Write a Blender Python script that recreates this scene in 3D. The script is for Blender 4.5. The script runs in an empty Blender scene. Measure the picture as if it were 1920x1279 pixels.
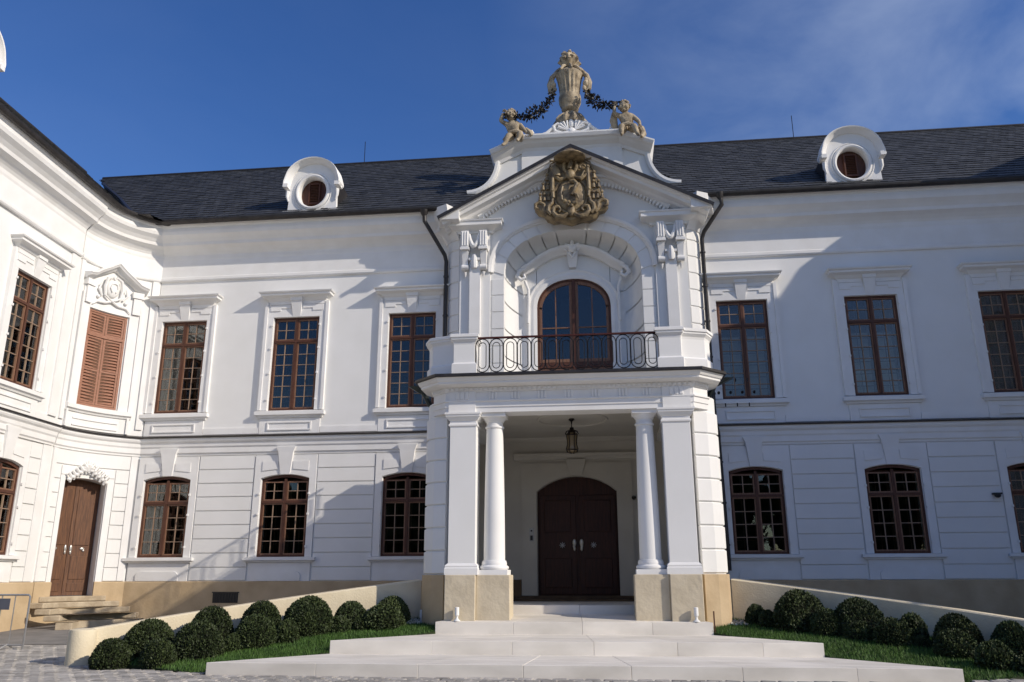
import bpy, bmesh, math, random
from math import sin, cos, pi, radians, sqrt, atan2, degrees
from mathutils import Vector, Matrix

random.seed(7)
scene = bpy.context.scene
COL = scene.collection

# ------------------------------------------------------------------ camera
cam_d = bpy.data.cameras.new('camera')
cam = bpy.data.objects.new('camera', cam_d)
COL.objects.link(cam)
cam_d.sensor_width = 36.0
cam_d.lens = 1540.0 / 1920.0 * 36.0
cam_d.clip_start = 0.1
cam_d.clip_end = 3000.0
yaw, pitch, roll = radians(-6.38935604), radians(15.96097953), radians(-0.1689964)
fw = Vector((sin(yaw) * cos(pitch), cos(yaw) * cos(pitch), sin(pitch)))
rt = Vector((cos(yaw), -sin(yaw), 0))
up = rt.cross(fw)
r2 = rt * cos(roll) + up * sin(roll)
u2 = -rt * sin(roll) + up * cos(roll)
M3 = Matrix((r2, u2, -fw)).transposed()
cam.matrix_world = Matrix.Translation((0, -20, 1.35)) @ M3.to_4x4()
scene.camera = cam

# ------------------------------------------------------------------ light
SUN = Vector((2.55, -1.0, 1.49)).normalized()          # towards the sun
w = bpy.data.worlds.new('World')
scene.world = w
w.use_nodes = True
nt = w.node_tree
for n in list(nt.nodes):
    nt.nodes.remove(n)
out = nt.nodes.new('ShaderNodeOutputWorld')
bg = nt.nodes.new('ShaderNodeBackground')
bg.inputs['Strength'].default_value = 0.14
sky = nt.nodes.new('ShaderNodeTexSky')
sky.sky_type = 'NISHITA'
sky.sun_disc = False
sky.sun_elevation = math.asin(SUN.z)
sky.sun_rotation = atan2(SUN.x, SUN.y)
sky.altitude = 200
sky.air_density = 1.0
sky.dust_density = 0.5
sky.ozone_density = 2.2
# thin streaky cloud veil
tc = nt.nodes.new('ShaderNodeTexCoord')
mp = nt.nodes.new('ShaderNodeMapping')
mp.inputs['Scale'].default_value = (1.6, 1.6, 3.2)
mp.inputs['Rotation'].default_value = (0.2, 0.5, 0.4)
nz = nt.nodes.new('ShaderNodeTexNoise')
nz.inputs['Scale'].default_value = 2.3
nz.inputs['Detail'].default_value = 9
nz.inputs['Roughness'].default_value = 0.55
nz.inputs['Distortion'].default_value = 0.35
rp = nt.nodes.new('ShaderNodeValToRGB')
rp.color_ramp.elements[0].position = 0.30
rp.color_ramp.elements[0].color = (0, 0, 0, 1)
rp.color_ramp.elements[1].position = 0.95
rp.color_ramp.elements[1].color = (1, 1, 1, 1)
mul = nt.nodes.new('ShaderNodeMath')
mul.operation = 'MULTIPLY'
mul.inputs[1].default_value = 0.62
# veil thicker toward +X
sepx = nt.nodes.new('ShaderNodeSeparateXYZ')
gx = nt.nodes.new('ShaderNodeMapRange')
gx.inputs['From Min'].default_value = -0.12
gx.inputs['From Max'].default_value = 0.5
gx.inputs['To Min'].default_value = 0.04
gx.inputs['To Max'].default_value = 1.0
mul2 = nt.nodes.new('ShaderNodeMath')
mul2.operation = 'MULTIPLY'
mix = nt.nodes.new('ShaderNodeMixRGB')
mix.inputs['Color2'].default_value = (5.2, 5.9, 7.0, 1)
L = nt.links.new
L(tc.outputs['Generated'], mp.inputs['Vector'])
L(mp.outputs['Vector'], nz.inputs['Vector'])
L(nz.outputs['Fac'], rp.inputs['Fac'])
L(rp.outputs['Color'], mul.inputs[0])
L(tc.outputs['Generated'], sepx.inputs['Vector'])
L(sepx.outputs['X'], gx.inputs['Value'])
L(mul.outputs[0], mul2.inputs[0])
L(gx.outputs['Result'], mul2.inputs[1])
L(mul2.outputs[0], mix.inputs['Fac'])
hsv = nt.nodes.new('ShaderNodeHueSaturation')
hsv.inputs['Saturation'].default_value = 1.30
hsv.inputs['Hue'].default_value = 0.516
hsv.inputs['Value'].default_value = 0.90
L(sky.outputs['Color'], hsv.inputs['Color'])
L(hsv.outputs['Color'], mix.inputs['Color1'])
L(mix.outputs['Color'], bg.inputs['Color'])
L(bg.outputs['Background'], out.inputs['Surface'])

sd = bpy.data.lights.new('sun', 'SUN')
sd.energy = 3.7
sd.angle = radians(0.53)
sd.color = (1.0, 0.90, 0.775)
so = bpy.data.objects.new('sun', sd)
COL.objects.link(so)
so.rotation_euler = SUN.to_track_quat('Z', 'Y').to_euler()
so.location = (30, -20, 30)

vs = scene.view_settings
vs.view_transform = 'Standard'
vs.look = 'None'
vs.exposure = 0.06
vs.gamma = 1.0
vs.use_curve_mapping = False

# ------------------------------------------------------------------ materials
def mk(name, c1, c2=None, vscale=3.0, rough=0.8, bump=0.0, bscale=40.0, metallic=0.0, spec=0.3, island=0.0, detail=6, stretch=None, bdist=0.02, lo=0.35, hi=0.65):
    m = bpy.data.materials.new(name)
    m.use_nodes = True
    t = m.node_tree
    b = t.nodes['Principled BSDF']
    b.inputs['Roughness'].default_value = rough
    b.inputs['Metallic'].default_value = metallic
    b.inputs['Specular IOR Level'].default_value = spec
    geo = t.nodes.new('ShaderNodeNewGeometry')
    vec = geo.outputs['Position']
    if stretch:
        mpn = t.nodes.new('ShaderNodeMapping')
        mpn.inputs['Scale'].default_value = stretch
        t.links.new(vec, mpn.inputs['Vector'])
        vec = mpn.outputs['Vector']
    n = t.nodes.new('ShaderNodeTexNoise')
    n.inputs['Scale'].default_value = vscale
    n.inputs['Detail'].default_value = detail
    t.links.new(vec, n.inputs['Vector'])
    r = t.nodes.new('ShaderNodeValToRGB')
    r.color_ramp.elements[0].position = lo
    r.color_ramp.elements[1].position = hi
    c2 = c2 or tuple(x * 0.88 for x in c1)
    r.color_ramp.elements[0].color = (*c2, 1)
    r.color_ramp.elements[1].color = (*c1, 1)
    t.links.new(n.outputs['Fac'], r.inputs['Fac'])
    colr = r.outputs['Color']
    if island:
        hs = t.nodes.new('ShaderNodeHueSaturation')
        mr = t.nodes.new('ShaderNodeMapRange')
        mr.inputs['To Min'].default_value = 1 - island
        mr.inputs['To Max'].default_value = 1 + island
        t.links.new(geo.outputs['Random Per Island'], mr.inputs['Value'])
        t.links.new(mr.outputs['Result'], hs.inputs['Value'])
        t.links.new(colr, hs.inputs['Color'])
        colr = hs.outputs['Color']
    t.links.new(colr, b.inputs['Base Color'])
    if bump:
        n2 = t.nodes.new('ShaderNodeTexNoise')
        n2.inputs['Scale'].default_value = bscale
        n2.inputs['Detail'].default_value = 5
        t.links.new(vec, n2.inputs['Vector'])
        bp = t.nodes.new('ShaderNodeBump')
        bp.inputs['Strength'].default_value = bump
        bp.inputs['Distance'].default_value = bdist
        t.links.new(n2.outputs['Fac'], bp.inputs['Height'])
        t.links.new(bp.outputs['Normal'], b.inputs['Normal'])
    return m

def obj_random(m, amt):
    """vary the value per object"""
    t = m.node_tree
    b = t.nodes['Principled BSDF']
    src = b.inputs['Base Color'].links[0].from_socket
    oi = t.nodes.new('ShaderNodeObjectInfo')
    hs = t.nodes.new('ShaderNodeHueSaturation')
    mr = t.nodes.new('ShaderNodeMapRange')
    mr.inputs['To Min'].default_value = 1 - amt
    mr.inputs['To Max'].default_value = 1 + amt
    t.links.new(oi.outputs['Random'], mr.inputs['Value'])
    t.links.new(mr.outputs['Result'], hs.inputs['Value'])
    t.links.new(src, hs.inputs['Color'])
    t.links.new(hs.outputs['Color'], b.inputs['Base Color'])

WHITE = mk('white_plaster', (0.80, 0.795, 0.775), (0.765, 0.76, 0.735), 1.3, 0.85, 0.10, 55, bdist=0.01)
WHITE2 = mk('white_moulding', (0.81, 0.805, 0.79), (0.765, 0.755, 0.73), 2.2, 0.8, 0.08, 70, bdist=0.008)
SAND = mk('ochre_plinth_render', (0.56, 0.43, 0.27), (0.46, 0.345, 0.21), 2.0, 0.9, 0.25, 18, bdist=0.02)
PED = mk('pale_pedestal_render', (0.62, 0.54, 0.40), (0.53, 0.455, 0.33), 3.0, 0.9, 0.35, 12, bdist=0.03)
SANDW = mk('pale_ochre_render', (0.74, 0.65, 0.47), (0.66, 0.57, 0.40), 2.5, 0.9, 0.3, 35, bdist=0.02)
STEP = mk('pale_limestone_slab', (0.80, 0.755, 0.68), (0.64, 0.60, 0.53), 2.6, 0.7, 0.10, 45, stretch=(0.45, 1.8, 1), bdist=0.006, detail=9, lo=.32, hi=.62)
obj_random(STEP, 0.05)
STEPOLD = mk('old_sandstone_step', (0.50, 0.42, 0.30), (0.36, 0.29, 0.20), 5, 0.85, 0.4, 30)
SLATE = mk('roof_slate', (0.058, 0.060, 0.063), (0.038, 0.040, 0.043), 2.5, 0.6, 0.2, 60, spec=0.3, island=0.22)
LEAD = mk('dark_sheet_metal', (0.045, 0.040, 0.038), (0.028, 0.025, 0.024), 5, 0.45, 0.0, metallic=0.3, spec=0.5)
GREENM = mk('dark_green_metal', (0.030, 0.038, 0.032), None, 5, 0.45, metallic=0.3, spec=0.5)
WOOD = mk('brown_window_wood', (0.105, 0.043, 0.026), (0.07, 0.028, 0.017), 9, 0.5, 0.1, 60, stretch=(6, 6, 0.7))
WOODL = mk('light_brown_sash_wood', (0.25, 0.135, 0.085), (0.17, 0.085, 0.05), 9, 0.5, 0.1, 60, stretch=(6, 6, 0.7))
BAR = mk('pale_glazing_bar', (0.33, 0.235, 0.17), (0.25, 0.165, 0.11), 9, 0.5, 0.1, 60, stretch=(6, 6, 0.7))
WOODS = mk('shutter_wood', (0.36, 0.185, 0.125), (0.28, 0.135, 0.085), 8, 0.6, 0.1, 60, stretch=(1, 1, 6))
DOORL = mk('weathered_door_wood', (0.165, 0.080, 0.042), (0.095, 0.048, 0.030), 7, 0.6, 0.15, 50, stretch=(5, 5, 0.5))
DOORD = mk('dark_door_wood', (0.055, 0.018, 0.011), (0.03, 0.010, 0.007), 7, 0.45, 0.1, 50, stretch=(5, 5, 0.5))
IRON = mk('wrought_iron', (0.020, 0.017, 0.018), None, 8, 0.45, metallic=0.5)
IRONR = mk('red_brown_handrail', (0.085, 0.025, 0.018), None, 8, 0.5, metallic=0.2)
PEWTER = mk('pewter', (0.62, 0.60, 0.56), None, 8, 0.35, metallic=0.7)
STATUE = mk('weathered_sandstone', (0.50, 0.415, 0.29), (0.22, 0.175, 0.12), 4.5, 0.85, 0.5, 18, bdist=0.03)
BRONZE = mk('ochre_carved_stone', (0.33, 0.245, 0.13), (0.10, 0.072, 0.040), 6, 0.55, 0.4, 22, spec=0.5, bdist=0.03)
DARKIN = mk('dark_room', (0.035, 0.030, 0.026), None, 3, 0.9)
BLINDLIT = mk('pale_blind_or_lit_reveal', (0.52, 0.52, 0.50), (0.42, 0.42, 0.40), 4, 0.9)
LEAF = mk('boxwood_leaf', (0.052, 0.072, 0.024), (0.028, 0.042, 0.014), 5, 0.6, spec=0.3, island=0.5)
obj_random(LEAF, 0.22)
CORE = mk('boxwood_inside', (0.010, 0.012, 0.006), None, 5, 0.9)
GRASS = mk('grass_blade', (0.085, 0.165, 0.032), (0.05, 0.11, 0.02), 3, 0.6, spec=0.3, island=0.4)
SOIL = mk('lawn_soil', (0.030, 0.048, 0.014), (0.02, 0.028, 0.010), 9, 0.95)
SETT = mk('grey_sett', (0.40, 0.375, 0.34), (0.28, 0.265, 0.24), 6, 0.75, 0.4, 30, island=0.0)
obj_random(SETT, 0.28)
SETTS = mk('grey_sett_field', (0.40, 0.375, 0.34), (0.28, 0.265, 0.24), 6, 0.75, 0.4, 30, island=0.28)
JOINT = mk('sandy_joint', (0.47, 0.42, 0.35), (0.38, 0.34, 0.28), 6, 0.95, 0.3, 60)
PAVE = mk('grey_paving', (0.22, 0.21, 0.20), (0.16, 0.155, 0.15), 2.5, 0.8, 0.2, 50)
GRAVEL = mk('white_gravel', (0.65, 0.62, 0.56), None, 9, 0.8, island=0.3)
GALV = mk('galvanised_steel', (0.45, 0.45, 0.44), (0.35, 0.35, 0.35), 8, 0.4, metallic=0.7)
SIGNB = mk('blue_grey_plate', (0.10, 0.11, 0.14), None, 4, 0.5)
CAMW = mk('dark_plastic', (0.03, 0.03, 0.03), None, 4, 0.4)
LAMPW = mk('white_lacquer', (0.80, 0.80, 0.78), None, 4, 0.4)
IVY = mk('dark_bronze_leaf', (0.020, 0.018, 0.015), None, 4, 0.5, island=0.4)
AMBER = mk('lantern_glass', (0.22, 0.17, 0.10), None, 4, 0.15, spec=0.6)
BROWNST = mk('brown_threshold_stone', (0.12, 0.085, 0.055), (0.08, 0.055, 0.035), 5, 0.8, 0.2, 30)
INNER = mk('shade_toned_inner_wall', (0.56, 0.535, 0.475), (0.51, 0.485, 0.43), 1.6, 0.9, 0.08, 55, bdist=0.01)  # grey-beige darker than the facade plaster, portico shade put into the colour
PLDARK = mk('brown_inner_plinth', (0.17, 0.115, 0.065), (0.11, 0.07, 0.04), 3, 0.85, 0.2, 30)

def glass_mat():
    m = bpy.data.materials.new('window_glass')
    m.use_nodes = True
    t = m.node_tree
    for n in list(t.nodes):
        t.nodes.remove(n)
    o = t.nodes.new('ShaderNodeOutputMaterial')
    tr = t.nodes.new('ShaderNodeBsdfTransparent')
    tr.inputs['Color'].default_value = (0.80, 0.83, 0.82, 1)
    gl = t.nodes.new('ShaderNodeBsdfGlossy')
    gl.inputs['Roughness'].default_value = 0.015
    gl.inputs['Color'].default_value = (1, 1, 1, 1)
    fr = t.nodes.new('ShaderNodeFresnel')
    fr.inputs['IOR'].default_value = 1.55
    mu = t.nodes.new('ShaderNodeMath')
    mu.operation = 'MULTIPLY'
    mu.use_clamp = True
    mu.inputs[1].default_value = 1.15
    mx = t.nodes.new('ShaderNodeMixShader')
    nzz = t.nodes.new('ShaderNodeTexNoise')
    nzz.inputs['Scale'].default_value = 3.0
    bpn = t.nodes.new('ShaderNodeBump')
    bpn.inputs['Strength'].default_value = 0.05
    bpn.inputs['Distance'].default_value = 0.02
    g = t.nodes.new('ShaderNodeNewGeometry')
    t.links.new(g.outputs['Position'], nzz.inputs['Vector'])
    t.links.new(nzz.outputs['Fac'], bpn.inputs['Height'])
    t.links.new(bpn.outputs['Normal'], gl.inputs['Normal'])
    t.links.new(fr.outputs['Fac'], mu.inputs[0])
    t.links.new(mu.outputs[0], mx.inputs['Fac'])
    t.links.new(tr.outputs[0], mx.inputs[1])
    t.links.new(gl.outputs[0], mx.inputs[2])
    t.links.new(mx.outputs[0], o.inputs['Surface'])
    return m
GLASS = glass_mat()

# ------------------------------------------------------------------ mesh helpers
def lerp(a, b, t):
    return a + (b - a) * t

class MB:
    def __init__(s):
        s.v = []
        s.f = []

    def add(s, vs_, fs):
        o = len(s.v)
        s.v += [tuple(p) for p in vs_]
        s.f += [tuple(i + o for i in f) for f in fs]
        return s

    def box(s, x0, x1, y0, y1, z0, z1):
        return s.add([(x0, y0, z0), (x1, y0, z0), (x1, y1, z0), (x0, y1, z0), (x0, y0, z1), (x1, y0, z1), (x1, y1, z1), (x0, y1, z1)],
                     [(0, 3, 2, 1), (4, 5, 6, 7), (0, 1, 5, 4), (1, 2, 6, 5), (2, 3, 7, 6), (3, 0, 4, 7)])

    def loft(s, rings, closed=True, caps=True):
        n = len(rings[0])
        o = len(s.v)
        for r in rings:
            s.v += [tuple(p) for p in r]
        for i in range(len(rings) - 1):
            for j in range(n if closed else n - 1):
                k = (j + 1) % n
                s.f.append((o + i * n + j, o + i * n + k, o + (i + 1) * n + k, o + (i + 1) * n + j))
        if caps:
            s.f.append(tuple(o + j for j in range(n))[::-1])
            s.f.append(tuple(o + (len(rings) - 1) * n + j for j in range(n)))
        return s

    def xz(s, poly, y0, y1):
        return s.loft([[(x, y0, z) for x, z in poly], [(x, y1, z) for x, z in poly]])

    def xy(s, poly, z0, z1):
        return s.loft([[(x, y, z0) for x, y in poly], [(x, y, z1) for x, y in poly]])

    def yz(s, poly, x0, x1):
        return s.loft([[(x0, y, z) for y, z in poly], [(x1, y, z) for y, z in poly]])

    def sweep(s, path, prof, closed=False):
        """profile [(out, z)] along a plan path; outward is to the right of travel"""
        n = len(path)
        rings = []
        for i in range(n):
            def nrm(a, b):
                dx, dy = b[0] - a[0], b[1] - a[1]
                l = sqrt(dx * dx + dy * dy) or 1e-9
                return (dy / l, -dx / l)
            if closed:
                n1 = nrm(path[i - 1], path[i])
                n2 = nrm(path[i], path[(i + 1) % n])
            else:
                n1 = nrm(path[max(i - 1, 0)], path[max(i - 1, 0) + 1])
                n2 = nrm(path[min(i, n - 2)], path[min(i, n - 2) + 1])
            d = 1 + n1[0] * n2[0] + n1[1] * n2[1]
            m = ((n1[0] + n2[0]) / d, (n1[1] + n2[1]) / d)
            rings.append([(path[i][0] + m[0] * o, path[i][1] + m[1] * o, z) for o, z in prof])
        if closed:
            rings.append(rings[0])
        return s.loft(rings, True, not closed)

    def sweepxz(s, path, prof):
        """profile [(out, y)] along a path in the facade plane; outward is to the left of travel"""
        n = len(path)
        rings = []
        for i in range(n):
            def nrm(a, b):
                dx, dz = b[0] - a[0], b[1] - a[1]
                l = sqrt(dx * dx + dz * dz) or 1e-9
                return (-dz / l, dx / l)
            n1 = nrm(path[max(i - 1, 0)], path[max(i - 1, 0) + 1])
            n2 = nrm(path[min(i, n - 2)], path[min(i, n - 2) + 1])
            d = 1 + n1[0] * n2[0] + n1[1] * n2[1]
            m = ((n1[0] + n2[0]) / d, (n1[1] + n2[1]) / d)
            rings.append([(path[i][0] + m[0] * o, y, path[i][1] + m[1] * o) for o, y in prof])
        return s.loft(rings, True, True)

    def tube(s, pts, r, n=6, closed=False):
        pts = [Vector(p) for p in pts]
        m = len(pts)
        rr = r if isinstance(r, (list, tuple)) else [r] * m
        rings = []
        prev = None
        for i in range(m):
            if closed:
                t = pts[(i + 1) % m] - pts[i - 1]
            else:
                t = pts[min(i + 1, m - 1)] - pts[max(i - 1, 0)]
            t.normalize()
            if prev is None:
                a = Vector((0, 1, 0)) if abs(t.y) < 0.9 else Vector((1, 0, 0))
            else:
                a = prev
            u = (a - t * a.dot(t))
            u.normalize()
            prev = u
            vv = t.cross(u)
            rings.append([pts[i] + (u * cos(2 * pi * k / n) + vv * sin(2 * pi * k / n)) * rr[i] for k in range(n)])
        if closed:
            rings.append(rings[0])
        return s.loft(rings, True, not closed)

    def lathe(s, prof, c, n=24, fl=0, fa=0.0, frange=None):
        rings = []
        for r, z in prof:
            ring = []
            for k in range(n):
                a = 2 * pi * k / n
                q = r
                if fl and (frange is None or frange[0] <= z <= frange[1]):
                    q = r * (1 + fa * cos(fl * a))
                ring.append((c[0] + q * cos(a), c[1] + q * sin(a), c[2] + z))
            rings.append(ring)
        return s.loft(rings)

    def ell(s, c, rx, ry, rz, nu=12, nv=8):
        rings = []
        for i in range(nv + 1):
            b = -pi / 2 + pi * (i + 0.001) / (nv + 0.002)
            rings.append([(c[0] + rx * cos(b) * cos(2 * pi * k / nu), c[1] + ry * cos(b) * sin(2 * pi * k / nu), c[2] + rz * sin(b)) for k in range(nu)])
        return s.loft(rings)

    def map(s, fn):
        s.v = [fn(*p) for p in s.v]
        return s

    def mesh(s, name, mat, off=(0, 0, 0), smooth=False):
        me = bpy.data.meshes.new(name)
        ox, oy, oz = off
        me.from_pydata([(x - ox, y - oy, z - oz) for x, y, z in s.v], [], s.f)
        bm = bmesh.new()
        bm.from_mesh(me)
        bmesh.ops.recalc_face_normals(bm, faces=bm.faces)
        bm.to_mesh(me)
        bm.free()
        if smooth:
            me.shade_smooth()
            me.set_sharp_from_angle(angle=radians(38))
        me.materials.append(mat)
        return me

POS = {}
# The portal was measured in three drawing planes; these shifts carry each to its true depth and size.
def PM(x, y, z):                       # portico and balcony (front line 5.3 m before the facade)
    k = .862
    yy = -5.30 + (y + 2.95) * k if y < -2.0 else -4.481 + (y + 2.0) * 1.54
    return (x * k, yy, 1.35 + (z - 1.35) * k)
def UM(x, y, z):                       # upper storey of the portal
    return (x, y, z)
def DM(x, y, z):                       # back wall of the portico with the main door
    k = .93
    return (x * k, y - 1.40, 1.35 + (z - 1.35) * k)
def UMC(x, y, z):
    return UM(x, y, z + .10)
def LM(x, y, z):
    return (x * .88, -3.71 + (y + 1.5) * .88, 1.35 + (z - 1.35) * .88)

def link(name, data, parent=None, loc=None):
    o = bpy.data.objects.new(name, data)
    COL.objects.link(o)
    base = POS.get(parent.name, Vector((0, 0, 0))) if parent else Vector((0, 0, 0))
    wl = Vector(loc) if loc is not None else base
    if parent:
        o.parent = parent
    o.location = wl - base
    POS[o.name] = wl
    return o

MAPS = [None]
def ob(name, mb, mat, parent=None, loc=None, smooth=False, kind=None, bevel=0):
    if MAPS[0]:
        mb.map(MAPS[0])
    base = POS.get(parent.name, Vector((0, 0, 0))) if parent else Vector((0, 0, 0))
    wl = Vector(loc) if loc is not None else base
    o = link(name, mb.mesh(name, mat, wl, smooth), parent, wl)
    if kind:
        o['kind'] = kind
    if bevel:
        md = o.modifiers.new('bevel', 'BEVEL')
        md.width = bevel
        md.segments = 2
        md.limit_method = 'ANGLE'
    return o

def tag(o, label, cat, group=None):
    o['label'] = label
    o['category'] = cat
    if group:
        o['group'] = group
    return o

def thing(name, label, cat, loc=(0, 0, 0), group=None):
    if MAPS[0]:
        loc = MAPS[0](*loc)
    o = link(name, None, None, loc)
    return tag(o, label, cat, group)

def struct(name, mb, mat, **k):
    o = ob(name, mb, mat, **k)
    o['kind'] = 'structure'
    return o

def copy_tree(o, parent=None):
    c = o.copy()
    COL.objects.link(c)
    if parent:
        c.parent = parent
    for ch in o.children:
        copy_tree(ch, c)
    return c

def arcpts(xl, xr, zs, rise, n=10):
    """segmental arch from left springing to right springing"""
    hw = (xr - xl) / 2
    cx = (xl + xr) / 2
    R = (hw * hw + rise * rise) / (2 * rise)
    cz = zs + rise - R
    a = math.asin(min(1, hw / R))
    return [(cx + R * sin(lerp(-a, a, i / n)), cz + R * cos(lerp(-a, a, i / n))) for i in range(n + 1)]

def basket(cx, hw, zs, rise, n=16, p=2.3):
    """basket (superelliptic) arch"""
    out_ = []
    for i in range(n + 1):
        t = pi - pi * i / n
        c, s_ = cos(t), sin(t)
        out_.append((cx + hw * (abs(c) ** (2 / p)) * (1 if c > 0 else -1), zs + rise * (abs(s_) ** (2 / p))))
    return out_

def wall(mb, x0, x1, z0, z1, y0, y1, cols, sub=None):
    """wall with columns of openings: cols=[(xl,xr,[(zb,zs,archpts or None),...])]"""
    def bx(a, b, c, d):
        if b - a < 1e-6 or d - c < 1e-6:
            return
        k = max(1, int((b - a) / sub)) if sub else 1
        for i in range(k):
            mb.box(lerp(a, b, i / k), lerp(a, b, (i + 1) / k), y0, y1, c, d)
    x = x0
    for xl, xr, ops in sorted(cols, key=lambda q: q[0]):
        bx(x, xl, z0, z1)
        z = z0
        arch = None
        for zb, zs, ap in ops:
            if arch:
                for i in range(len(arch) - 1):
                    (ax, az), (bx_, bz) = arch[i], arch[i + 1]
                    mb.xz([(ax, az), (bx_, bz), (bx_, zb), (ax, zb)], y0, y1)
            else:
                bx(xl, xr, z, zb)
            z = zs
            arch = ap
        if arch:
            for i in range(len(arch) - 1):
                (ax, az), (bx_, bz) = arch[i], arch[i + 1]
                mb.xz([(ax, az), (bx_, bz), (bx_, z1), (ax, z1)], y0, y1)
        else:
            bx(xl, xr, z, z1)
        x = xr
    bx(x, x1, z0, z1)
    return mb

# ------------------------------------------------------------------ ground
def ground_z(y):
    if y < -7.8:
        return 0.045
    return min(0.045 + 0.042 * (y + 7.8), 0.35)

g = MB()
ys = [-1500, -60, -7.8, -5.8, -3.8, -1.8, 0.05, 6, 60, 1500]
xs = [-1500, -40, -14, 0, 14, 40, 1500]
g.add([(x, y, ground_z(y) - 0.03) for y in ys for x in xs],
      [(j * len(xs) + i, j * len(xs) + i + 1, (j + 1) * len(xs) + i + 1, (j + 1) * len(xs) + i) for j in range(len(ys) - 1) for i in range(len(xs) - 1)])
ground = struct('ground', g, JOINT)

# smooth grey paving in front of the corner steps
p = MB()
px = [(-14.5, -5.05), (-7.2, -5.05), (-4.2, -0.4), (-4.2, 0.2), (-14.5, 0.2)]
p.add([(x, y, ground_z(y) + 0.004) for x, y in px], [(0, 1, 2, 3, 4)])
struct('paving', p, PAVE)
p = MB()
p.xy([(-9.6, -8.62), (-7.35, -8.9), (-7.2, -8.55), (-9.6, -8.3)], -0.01, 0.012)
struct('paving_strip', p, STEPOLD)

# ------------------------------------------------------------------ windows
HW = 0.617
UZ, UH = 5.456, 2.50
LZ, LH, LR = 1.814, 1.90, 0.10

def quadbox(x0, x1, z0, z1, y, t=0.004):
    return MB().box(x0, x1, y, y + t, z0, z1)

_pane_cache = {}
def pane_mesh(wd, ht):
    k = (round(wd, 3), round(ht, 3))
    if k not in _pane_cache:
        _pane_cache[k] = quadbox(-wd / 2, wd / 2, -ht / 2, ht / 2, 0).mesh('pane', GLASS)
    return _pane_cache[k]

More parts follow.
